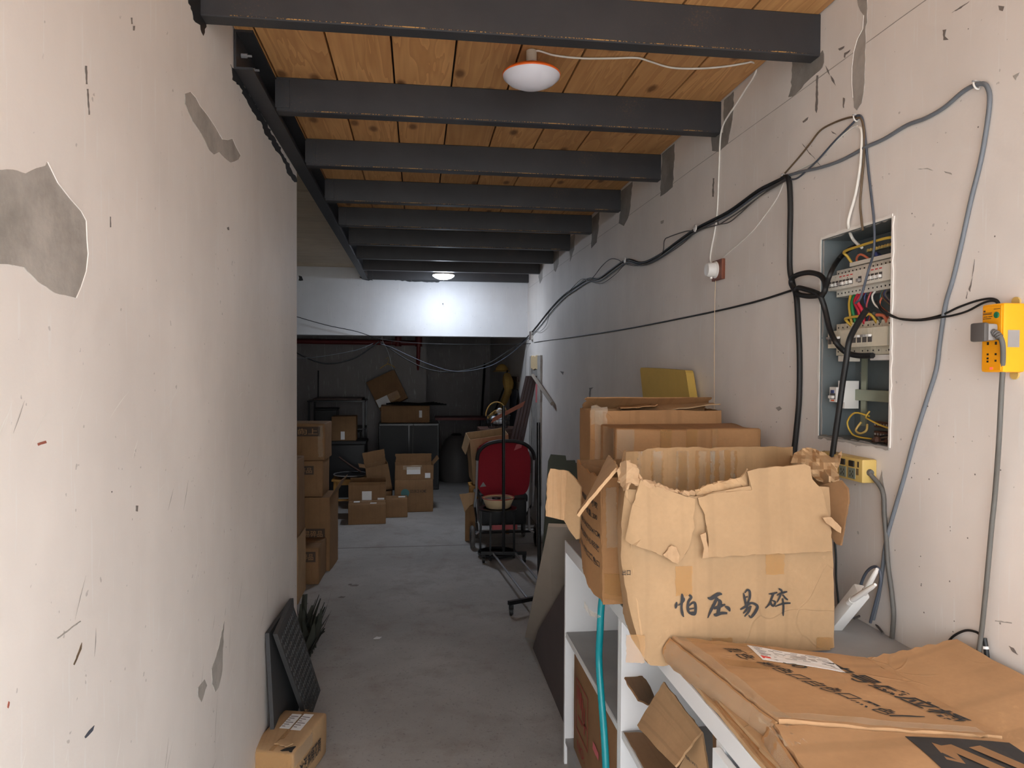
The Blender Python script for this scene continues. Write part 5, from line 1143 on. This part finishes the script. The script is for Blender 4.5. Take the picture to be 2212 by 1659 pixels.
# stool with a pan
t = thing('wooden_stool', 'low varnished wooden stool holding a round pan', 'stool', (-.80, 8.86, 0))
part('seat', MB().box((-1.0, 8.70, .315), (-.60, 9.04, .34), bev=.005), M['wood_y'], t)
for x_ in (-.98, -.645):
    for y_ in (8.72, 8.995): part('leg', MB().box((x_, y_, 0), (x_ + .03, y_ + .03, .315), bev=.003), M['wood_y'], t)
part('rail', MB().box((-.96, 8.725, .27), (-.64, 8.74, .315)), M['wood_y'], t); part('rail', MB().box((-.96, 8.725, .08), (-.64, 8.74, .105)), M['wood_y'], t)
t = thing('pan', 'wide dark pan with a pale rim on the wooden stool', 'pan', (-.80, 8.86, .341))
part('bowl', MB().lathe([(0, .0), (.10, .0), (.17, .018), (.20, .04), (.195, .042), (.165, .022), (.10, .006), (0, .006)], (-.79, 8.86, .342), 32), M['black'], t, True)
part('rim', MB().tube([Vector((-.79 + .20*cos(2*pi*k/32), 8.86 + .20*sin(2*pi*k/32), .382)) for k in range(32)], .006, 6, True), M['grey_light'], t, True)
part('handle', MB().tube([(-.68, 9.0, .385), (-.80, 9.02, .46), (-.95, 9.03, .57)], .012, 8), M['wood_d'], t, True)

# ================================================================ right side of the passage
# boards leaning beside the cabinet
t = thing('board', 'long pale grey board leaning against the end of the cabinet', 'board', (.66, 3.7, 0))
bA, bB = Vector((.560, 3.045, .985)), Vector((.668, 4.39, .004))
part('plank', sheet(rect(0, 0, 1, 1), bil(bB, bB + Vector((.16, -.16, 0)), bA + Vector((.16, -.04, 0)), bA), .016), M['grey_board'], t)
t = thing('board', 'dark umber panel standing on edge beside the cabinet end', 'board', (.70, 3.6, 0))
part('panel', sheet([(4.20, .002), (4.05, .16), (3.12, .80), (3.0, .82), (2.985, .002)], lambda u, v: Vector((.69 + .03*v, u, v)), .014), M['umber'], t)
t = thing('board', 'olive green board with a notched top leaning at the right wall', 'board', (1.08, 5.2, 0))
part('panel', sheet([(.89, .002), (1.22, .002), (1.24, .96), (1.16, .965), (1.155, .985), (1.09, .985), (1.085, 1.02), (.975, 1.03), (.955, .98)], lambda u, v: Vector((u, 5.17 + .05*v, v)), .015), M['green_board'], t)
t = thing('board', 'narrow olive offcut standing before the green board', 'board', (1.0, 4.9, 0))
part('panel', sheet(rect(0, 0, 1, 1), bil((.93, 4.75, .002), (1.10, 4.75, .002), (1.16, 4.85, .50), (.985, 4.85, .52)), .02), M['green_board'], t)

# garment rack
t = thing('garment_rack', 'black garment rack with two bare uprights on castors', 'clothes rack', (.78, 5.4, 0))
pn, pf = Vector((.838, 4.88, .085)), Vector((.735, 6.10, .085))
part('upright', MB().tube([pn, Vector((.836, 4.95, 1.285))], .0135, 12), M['blackp'], t, True)
part('upright', MB().tube([pf, Vector((.722, 6.05, 1.345))], .0135, 12), M['blackp'], t, True)
for (a, b) in ((Vector((.612, 4.78, .085)), Vector((1.06, 4.98, .085))), (Vector((.545, 6.12, .085)), Vector((.93, 6.08, .085)))):
    d_ = (b - a).normalized(); s_ = Vector((-d_.y, d_.x, 0))*.013
    f_ = part('foot_bar', MB().add([p + q + Vector((0, 0, z_)) for z_ in (-.013, .013) for p, q in ((a, -s_), (b, -s_), (b, s_), (a, s_))], [(0, 1, 2, 3), (4, 5, 6, 7), (0, 1, 5, 4), (1, 2, 6, 5), (2, 3, 7, 6), (3, 0, 4, 7)]), M['blackp'], t)
    for p in (a + d_*.02, b - d_*.02):
        c_ = part('castor', MB().lathe([(.006, -.012), (.026, -.011), (.0275, 0), (.026, .011), (.006, .012)], (p.x, p.y, .0285), 16, Matrix.Rotation(pi/2, 3, 'Y')), M['black'], t, True)
        part('fork', MB().box((p.x - .016, p.y - .012, .04), (p.x + .016, p.y + .012, .074), bev=.003), M['blackp'], c_)
for o in (-.085, .095): part('floor_rail', MB().tube([Vector((pn.x + o, 4.88, .082)), Vector((pf.x + o*1.05, 6.10, .082))], .009, 8), M['tube_grey'], t, True)

# round plant stand with basin
sc_ = Vector((.703, 6.32, 0)); R_ = .172
t = thing('plant_stand', 'round black metal stand carrying a basin in front of the stroller', 'stand', sc_)
def ring(z_, R, w, h_): 
    n = 40; return MB().lathe([(R - w, z_), (R, z_), (R, z_ + h_), (R - w, z_ + h_), (R - w, z_)], sc_, n)
part('top_ring', ring(.420, R_, .045, .012), M['blackp'], t, True); part('bottom_ring', ring(.028, R_, .010, .018), M['blackp'], t, True)
for k in range(4):
    a = pi/4 + k*pi/2 + .3; part('leg', MB().box((sc_.x + (R_ - .012)*cos(a) - .008, sc_.y + (R_ - .012)*sin(a) - .008, 0), (sc_.x + (R_ - .012)*cos(a) + .008, sc_.y + (R_ - .012)*sin(a) + .008, .421)), M['blackp'], t)
t = thing('basin', 'cream enamel basin with red rim on the black stand', 'basin', sc_ + Vector((0, 0, .433)))
bc = sc_ + Vector((.008, 0, .4335))
part('bowl', MB().lathe([(0, 0), (.098, 0), (.108, .006), (.140, .088), (.134, .088), (.102, .010), (0, .006)], bc, 36), M['cream'], t, True)
part('rim', MB().tube([bc + Vector((.139*cos(2*pi*k/40), .139*sin(2*pi*k/40), .089)) for k in range(40)], .005, 8, True), M['rimred'], t, True)
part('ash_fill', MB().lathe([(0, .075), (.13, .074)], bc, 30), M['brownc'], t)
t = thing('round_tin', 'small black round tin lying in the cream basin', 'tin', bc + Vector((-.02, -.02, .076)))
part('body', MB().lathe([(0, .0), (.036, .0), (.040, .008), (.038, .020), (.02, .024), (0, .024)], bc + Vector((-.02, -.03, .0765)), 20), M['blackp'], t, True)

# stroller seen from behind
t = thing('stroller', 'red baby stroller with black handle parked at the right', 'stroller', (.81, 6.85, 0))
def fS(u, v):
    a = (u - .5)*2; z_ = .455 + .505*v; hw_ = .262*(1 - .10*(1 - v)) ; return Vector((.812 + a*hw_, 6.70 + .06*a*a - .07*math.sin(v*2.6) + .10*v + .03, z_))
ou = []
for k in range(41):
    an = 2*pi*k/41; cx, cy = cos(an), sin(an); e = .62 if cy > 0 else .42
    ou.append((.5 + .5*math.copysign(abs(cx)**e, cx), .5 + .5*math.copysign(abs(cy)**e, cy)))
part('backrest', sheet(ou, fS, .03, lin(10), lin(10)), M['red'], t, True, 60)
part('hood', sheet([(.04, .78), (.96, .78), (.93, .90), (.80, .985), (.5, 1.02), (.2, .985), (.07, .90)], lambda u, v: fS(u, v) + Vector((0, .02 - .06*(v - .7), .012)), .03, lin(10), lin(5, .78, 1.02)), M['red'], t, True, 60)
part('canopy', sheet(rect(0, 0, 1, 1), lambda u, v: Vector((.812 + .235*(2*u - 1), 6.82 + .28*v, .90 + .06*sin(pi*u) - .12*v*v)), .012, lin(8), lin(6)), M['red'], t, True, 60)
part('handle', MB().tube(smooth_pts([(.545, 6.60, .82), (.562, 6.58, .90), (.63, 6.56, .965), (.72, 6.55, .992), (.81, 6.548, .997), (.90, 6.55, .992), (.99, 6.56, .962), (1.055, 6.58, .90), (1.082, 6.60, .82)], 5), .017, 10), M['black'], t, True)
for s_ in (-1, 1):
    x_ = .812 + s_*.262
    part('frame_tube', MB().tube([(x_, 6.61, .83), (x_ + s_*.005, 6.66, .52), (x_ + s_*.012, 6.76, .36)], .011, 8), M['tube_grey'], t, True)
    part('frame_tube', MB().tube([(x_ - s_*.04, 6.64, .36), (x_ - s_*.035, 6.64, .16), (x_ + s_*.01, 6.64, .13)], .011, 8), M['tube_grey'], t, True)
    part('frame_tube', MB().tube([(x_ + s_*.01, 6.76, .37), (x_ - s_*.03, 7.05, .16)], .011, 8), M['blackp'], t, True)
    w_ = part('wheel', MB().lathe([(.07, -.016), (.09, -.02), (.100, -.010), (.102, 0), (.100, .010), (.09, .02), (.07, .016), (.07, -.016)], (x_ + s_*.04, 6.655, .1025), 24, Matrix.Rotation(pi/2, 3, 'Y')), M['grey_plastic'], t, True)
    part('hub', MB().lathe([(0, -.012), (.07, -.010), (.07, .010), (0, .012)], (x_ + s_*.04, 6.655, .1025), 16, Matrix.Rotation(pi/2, 3, 'Y')), M['black'], w_)
    w_ = part('wheel', MB().lathe([(.05, -.016), (.072, -.012), (.075, 0), (.072, .012), (.05, .016), (.05, -.016)], (x_ - s_*.03, 7.05, .0755), 20, Matrix.Rotation(pi/2, 3, 'Y')), M['grey_plastic'], t, True)
    part('hub', MB().lathe([(0, -.01), (.05, -.01), (.05, .01), (0, .01)], (x_ - s_*.03, 7.05, .0755), 14, Matrix.Rotation(pi/2, 3, 'Y')), M['black'], w_)
part('axle', MB().tube([(.49, 6.655, .14), (1.13, 6.655, .14)], .012, 8), M['blackp'], t, True)
part('basket', MB().box((.60, 6.66, .20), (1.02, 7.10, .44), bev=.03), M['black'], t, True)
part('seat_base', MB().box((.585, 6.72, .40), (1.04, 7.10, .47), bev=.02), M['black'], t, True)
part('strap', MB().box((.69, 6.652, .16), (.93, 6.66, .205), bev=.003), M['pink'], t)
part('reflector', sheet([(0, 0), (1, .2), (.55, 1)], lambda u, v: fS(.03 + .12*u, .18 + .10*v) + Vector((0, -.017, 0)), .001), M['grey_light'], t)
part('cloth_tag', sheet([(0, 0), (.3, .9), (1, 1), (.9, .4)], lambda u, v: fS(.68 + .16*u, .84 + .12*v) + Vector((0, -.03, .01)), .002), M['pink'], t)

t = thing('cardboard_sheet', 'stiff piece of cardboard leaning at the left of the stroller', 'cardboard', (.48, 6.95, 0))
part('sheet', sheet(torn([(0, 1), (1, 1.12), (1, .5), (.62, .35), (.3, .0), (1, 0), (1, -.0)][:5], .02, .2, 3), lambda u, v: Vector((.405 + .16*u, 6.9 + .06*v, .285 + .16*v)), .005), M['card'], t)
part('lower_flap', sheet(rect(0, 0, 1, 1), lambda u, v: Vector((.46 + .10*u, 6.92 + .03*u, .001 + .33*v)), .005), M['card_dark'], t)
t = thing('yellow_stool', 'small yellow wooden stool behind the stroller', 'stool', (.66, 7.30, 0))
part('seat', MB().box((.52, 7.17, .46), (.93, 7.43, .49), bev=.005), M['wood_y'], t)
for x_ in (.53, .89):
    for y_ in (7.18, 7.39): part('leg', MB().box((x_, y_, 0), (x_ + .03, y_ + .03, .46)), M['wood_y'], t)
part('rail', MB().box((.56, 7.185, .36), (.89, 7.20, .40)), M['wood_y'], t)
t, fr = open_box('open carton with light rim standing on the yellow stool behind the stroller', (.735, 7.30, .55), (.385, .22, .475), radians(7), 'card_light', 'card_light', tilt=(radians(13), radians(-7)), flaps=(('left', .16, radians(160)),), seed=22)
t = thing('plain_cabinet', 'dark wooden cabinet hidden behind the carton, carrying the wire basket', 'cabinet', (.90, 7.75, 0))
part('body', MB().box((.66, 7.60, 0), (1.10, 7.98, 1.02), bev=.006), M['wood_d'], t); part('door', MB().box((.67, 7.585, .05), (1.09, 7.599, .98), bev=.003), M['wood_d'], t)
bk = Vector((.865, 7.74, 1.022))
t = thing('wire_basket', 'black wire basket with wicker handle and white bags', 'basket', bk)
for k, (z_, R) in enumerate(((.0, .105), (.045, .115), (.09, .125), (.13, .132))): part('hoop', MB().tube([bk + Vector((R*cos(2*pi*j/24), R*.85*sin(2*pi*j/24), z_ + .004)) for j in range(24)], .003, 5, True), M['blackp'], t, True)
m = MB()
for j in range(20): a = 2*pi*j/20; m.tube([bk + Vector((.105*cos(a), .105*.85*sin(a), .004)), bk + Vector((.132*cos(a), .132*.85*sin(a), .134))], .002, 4)
part('wires', m, M['blackp'], t)
part('handle', MB().tube([bk + Vector((-.02 + .115*cos(pi*j/14), -.02, .13 + .15*sin(pi*j/14))) for j in range(15)], .006, 7), M['straw'], t, True)
for j in range(3): part('wicker_strand', MB().tube(smooth_pts([bk + Vector((-.12, -.05, .10 + .01*j)), bk + Vector((-.04, -.06, .16 + .015*j)), bk + Vector((.07, -.02, .17 + .02*j))], 4), .004, 6), M['straw'], t, True)
m = MB(); r_ = random.Random(8)
for j in range(9):
    c_ = bk + Vector((r_.uniform(-.05, .09), r_.uniform(-.06, .06), r_.uniform(.05, .15 if j % 3 else .19))); k_ = r_.uniform(.028, .045)
    m.lathe([(0, -k_), (k_*.8, -k_*.5), (k_, .1*k_), (k_*.6, k_*.8), (0, k_)], c_, 8, Matrix.Rotation(r_.uniform(0, 3), 3, 'X'))
part('bag', m, M['bag'], t)

# maroon profiles leaning in the corner
labs = ['first', 'second', 'third', 'fourth']
for k in range(4):
    top = at(1139 + k*6, 812, y=7.50 + k*.01); lowp = at(1106 + k*7.5, 950, y=7.48 + k*.01); d_ = (lowp - top); e_ = top + d_*((top.z - .004)/(top.z - lowp.z))
    s_ = Vector((.016, 0, .0)); n_ = Vector((0, .010, 0))
    t = thing('maroon_profile', 'long dark maroon profile in the leaning bundle, %s from the left' % labs[k], 'profile', (e_.x, e_.y, 0), 'maroon profiles leaning in the corner')
    part('bar', MB().add([p + q for p in (e_, top) for q in (-s_ - n_, s_ - n_, s_ + n_, -s_ + n_)], [(0, 1, 2, 3), (7, 6, 5, 4), (0, 1, 5, 4), (1, 2, 6, 5), (2, 3, 7, 6), (3, 0, 4, 7)]), M['maroon'], t)
    part('lip', MB().tube([e_ - n_ + s_*.7, top - n_ + s_*.7], .004, 6), M['wood_d'], t)
t = thing('bent_profile', 'grey brown strip bent out from the top of the maroon bundle', 'profile', at(1195, 875, x=1.22))
p0, p1 = at(1151, 811, y=7.44), at(1193, 872, x=1.235)
part('bar', MB().tube([p0, p0.lerp(p1, .5), p1], .019, 6), M['grey_board'], t)
t = thing('brown_plank', 'short reddish brown plank slanting over the wire basket', 'plank', at(1060, 915, y=7.6))
a_, b_ = at(1063, 908, y=7.58), at(1132, 872, y=7.40); s_ = Vector((.012, 0, .028)); n_ = Vector((0, .007, 0))
part('slat', MB().add([p + q for p in (a_, b_) for q in (-s_ - n_, s_ - n_, s_ + n_, -s_ + n_)], [(0, 1, 2, 3), (7, 6, 5, 4), (0, 1, 5, 4), (1, 2, 6, 5), (2, 3, 7, 6), (3, 0, 4, 7)]), M['switch_wood'], t)

# remains of a frame on the right wall
t = thing('frame_remnant', 'chipped pale frame strips left on the right wall near the far corner', 'frame', (XR, 7.7, .35))
def fwall(y0, z0, y1, z1, d, name, mat, amp=.006, s=1): return part(name, sheet(torn(rect(y0, z0, y1, z1), amp, .06, s), lambda u, v: Vector((XR - d/2, u, v)), d), mat, t)
fwall(7.28, .30, 7.46, 1.80, .022, 'strip', M['patch'], .012, 1); fwall(7.92, .50, 8.06, 1.80, .012, 'strip', M['patch'], .010, 2); fwall(7.46, .40, 7.92, 1.66, .004, 'infill', M['patch_dark'], .01, 3); fwall(7.46, 1.66, 7.95, 1.80, .014, 'head_strip', M['cream'], .01, 4)
fwall(7.50, 1.30, 7.66, 1.50, .006, 'red_notice', M['pink'], 0.002, 5)
t = thing('doorway_switch', 'small switch hanging at the corner of the white header', 'switch', at(1151, 722, x=XR))
p = at(1150, 726, x=XR); part('body', MB().box((XR - .03, p.y - .05, p.z - .04), (XR - .001, p.y + .05, p.z + .06), bev=.004), M['plastic'], t); part('backing', MB().box((XR - .036, p.y - .055, p.z - .045), (XR - .03, p.y - .01, p.z + .05)), M['wood_d'], t)
cable('thin tangled wire above the switch at the header corner', [at(u, v, x=XR - .02) for u, v in ((1186, 672), (1184, 690), (1178, 705), (1168, 715), (1160, 716), (1152, 714))], .002, M['greyd'])

# ================================================================ the dark back room
t = thing('fire_pipe', 'dark red pipe under the ceiling of the back room', 'pipe', (-1.0, 10.7, 2.0))
pz = at(780, 737, y=10.75).z
part('main_pipe', MB().tube([(-3.2, 10.75, pz), (.05, 10.75, pz - .02)], .038, 10), M['pipe'], t, True)
for x_ in (-.28, .02): part('coupling', MB().lathe([(.05, -.09), (.05, .09)], (x_, 10.75, pz + .02), 12), M['pipe'], t, True)
part('drop_pipe', MB().tube([(.02, 10.75, pz), (.01, 10.75, pz - .30)], .03, 10), M['pipe'], t, True)
part('nozzle', MB().tube([(.01, 10.75, pz - .30), (.01, 10.75, pz - .42)], [.026, .012], 8), M['pipe'], t, True)
t = thing('clothes_hanger', 'yellow wire hanger dangling in the back room', 'hanger', at(835, 795, y=9.2))
h_ = [at(u, v, y=9.2) for u, v in ((821, 796), (830, 790), (838, 786), (848, 790), (853, 794))]
part('bar', MB().tube(h_, .006, 6), M['straw'], t); part('hook', MB().tube([at(u, v, y=9.2) for u, v in ((836, 787), (840, 777), (838, 771), (834, 776))], .003, 6), M['straw'], t)
part('wire', MB().tube([at(848, 790, y=9.2), at(846, 742, y=9.2), Vector((at(846, 742, y=9.2).x, 9.2, 2.7))], .002, 5), M['greyd'], t)
# rack on the left and dark cupboard on the right with cartons
t = thing('metal_rack', 'dark metal rack against the back wall on the left', 'rack', (-1.05, 10.5, 0))
for z_ in (.45, .80, 1.19): part('shelf', MB().box((-1.50, 10.2, z_), (-.72, 10.8, z_ + .02)), M['blackp'], t)
for x_ in (-1.49, -.755):
    for y_ in (10.2, 10.77): part('post', MB().box((x_, y_, 0), (x_ + .03, y_ + .03, 1.20)), M['blackp'], t)
t = thing('wooden_tray', 'reddish flat tray lying on the dark rack', 'tray', (-1.0, 10.5, 1.212)); part('panel', MB().box((-1.42, 10.22, 1.212), (-.76, 10.76, 1.24), bev=.004), M['wood_d'], t)
t = thing('metal_rod', 'thin rod standing up at the left of the dark rack', 'rod', (-1.42, 10.78, 1.24)); part('rod', MB().tube([(-1.43, 10.80, 1.21), (-1.43, 10.82, 1.62)], .010, 6), M['blackp'], t)
rb_ = [(-1.2, 10.32, .471, .42, .30, .28), (-.88, 10.34, .471, .20, .28, .30), (-1.25, 10.34, .822, .30, .30, .26)]
for k, (x_, y_, z_, w_, d_, h_) in enumerate(rb_):
    t = thing('black_crate', ['wide black crate low on the dark rack', 'narrow black crate low on the dark rack', 'black crate high on the dark rack'][k], 'crate', (x_, y_, z_), 'black crates on the rack'); part('body', MB().box((x_ - w_/2, y_ - d_/2, z_), (x_ + w_/2, y_ + d_/2, z_ + h_), bev=.01), M['blackp'], t); part('lid', MB().box((x_ - w_/2 - .008, y_ - d_/2 - .008, z_ + h_), (x_ + w_/2 + .008, y_ + d_/2 + .008, z_ + h_ + .018), bev=.005), M['black'], t)
t, fr = carton('upright brown carton on a dark chest in front of the rack', (-.935, 9.60, .723), (.31, .24, .315), 0, 'card_dark', group='cartons in the back room'); part('shipping_label', sheet(rect(.38, .05, .54, .38), fr.face('front', .004), .0008), M['paper'], t)
t = thing('dark_chest', 'black chest under the upright carton in the back room', 'chest', (-.95, 9.62, 0)); part('body', MB().box((-1.25, 9.42, 0), (-.66, 9.85, .68), bev=.012), M['blackp'], t); part('lid', MB().box((-1.26, 9.41, .68), (-.65, 9.86, .722), bev=.01), M['black'], t)
t = thing('dark_cupboard', 'black cupboard in the middle of the back room', 'cupboard', (-.15, 10.2, 0)); part('body', MB().box((-.52, 9.92, 0), (.30, 10.42, .915), bev=.012), M['blackp'], t)
for x_ in (-.50, -.10): part('door', MB().box((x_, 9.905, .05), (x_ + .38, 9.919, .88), bev=.004), M['black'], t)
part('chain', MB().tube([(-.05, 9.90, .90), (-.06, 9.895, .6), (-.055, 9.895, .2)], .004, 5), M['greyd'], t)
t, fr = carton('long low carton on the dark cupboard', (-.165, 10.15, .917), (.66, .36, .23), radians(2), 'card_dark', group='cartons in the back room'); part('shipping_label', sheet(rect(.78, .30, .84, .72), fr.face('front', .004), .0008), M['paper'], t)
t, fr = carton('large carton tipped on its corner against the back wall', (-.33, 10.62, 1.13), (.44, .20, .46), 0, 'card_dark', tilt=(radians(-6), radians(-26)), group='cartons in the back room'); part('shipping_label', sheet(rect(.02, .10, .42, .36), fr.face('front', .004), .0008), M['paper'], t); part('tape', sheet(rect(.42, .10, .80, .36), fr.face('front', .0045), .0006), M['tape'], t)
for k in range(5):
    t = thing('black_stick', 'thin black stick lying across the long low carton, %s from the top' % ['first', 'second', 'third', 'fourth', 'fifth'][k], 'stick', (.1, 9.96 + k*.02, 1.16), 'black sticks on the carton')
    part('slat', MB().tube([(-.42 + .03*k, 9.99 + .07*k, 1.176 + .002*k), (.02, 9.99 + .07*k, 1.162), (.40 - .04*k, 9.97 + .07*k, 1.165 + .004*k)], .011, 5), M['blackp'], t)
t = thing('red_bench', 'dark bench with a red top in the recess of the back room', 'bench', (.75, 11.4, 0)); part('top', MB().box((.28, 11.2, .86), (1.08, 11.7, .90)), M['pipe'], t)
for x_ in (.30, 1.02):
    for y_ in (11.22, 11.64): part('leg', MB().box((x_, y_, 0), (x_ + .04, y_ + .04, .86)), M['blackp'], t)
t = thing('dark_sack', 'grey sack slumped under the red bench', 'sack', (.55, 10.95, 0)); part('body', MB().lathe([(0, 0), (.24, .0), (.30, .16), (.27, .42), (.16, .62), (.07, .68), (0, .69)], (.58, 10.72, 0), 18), M['grey_plastic'], t, True); part('tie', MB().lathe([(.075, .66), (.085, .68), (.06, .70)], (.58, 10.72, 0), 12), M['black'], t, True)
t = thing('broom', 'straw broom hanging on the right wall of the back room', 'broom', (1.2, 9.6, .8)); part('handle', MB().tube([at(1062, 905, x=1.14), at(1092, 830, x=1.17), at(1096, 800, x=1.18)], .012, 7), M['blackp'], t, True)
hb = [at(1095, 812, x=1.15), at(1099, 838, x=1.15), at(1092, 860, x=1.14), at(1083, 882, x=1.13)]
part('bristles', MB().tube(smooth_pts(hb, 4), [.05, .06, .07, .07, .06, .05, .05, .05, .05, .045, .04, .03, .02], 8), M['straw'], t, True)
t = thing('straw_hat', 'yellow hat hung above the broom', 'hat', at(1084, 800, x=1.2)); part('crown', MB().lathe([(0, .09), (.05, .075), (.085, .03), (.09, 0), (.08, 0)], at(1084, 800, x=1.16), 14), M['straw'], t, True); part('brim', MB().lathe([(.09, .0), (.13, -.012), (.125, -.018), (.085, -.008)], at(1084, 800, x=1.16), 14), M['straw'], t, True)
t = thing('tool_rack', 'dark rack of hanging tools on the right wall of the back room', 'rack', (XR - .03, 9.2, 1.4)); part('rail', MB().box((XR - .03, 8.95, 1.50), (XR - .002, 9.55, 1.56)), M['wood_d'], t)
for k in range(6): part('tool', MB().tube([(XR - .04, 9.0 + .09*k, 1.50), (XR - .05, 9.0 + .09*k, 1.50 - .25 - .05*(k % 3))], .010, 6), M['blackp'], t)
t = thing('dark_coat', 'dark coat hanging below the tool rack', 'coat', (XR - .06, 9.3, .6)); part('cloth', sheet(torn(rect(0, 0, 1, 1), .02, .1, 4), lambda u, v: Vector((XR - .05 - .03*sin(u*14), 8.85 + .40*u*(1.1 - .3*v), .55 + .85*v)), .012, lin(12), lin(6)), M['blackp'], t, True)
t = thing('leaning_poles', 'dark pole leaning in the corner of the recess', 'pole', (1.0, 11.9, 0)); part('pole', MB().tube([(.98, 11.6, 0.02), (1.15, 12.4, 1.75)], .02, 8), M['blackp'], t, True)
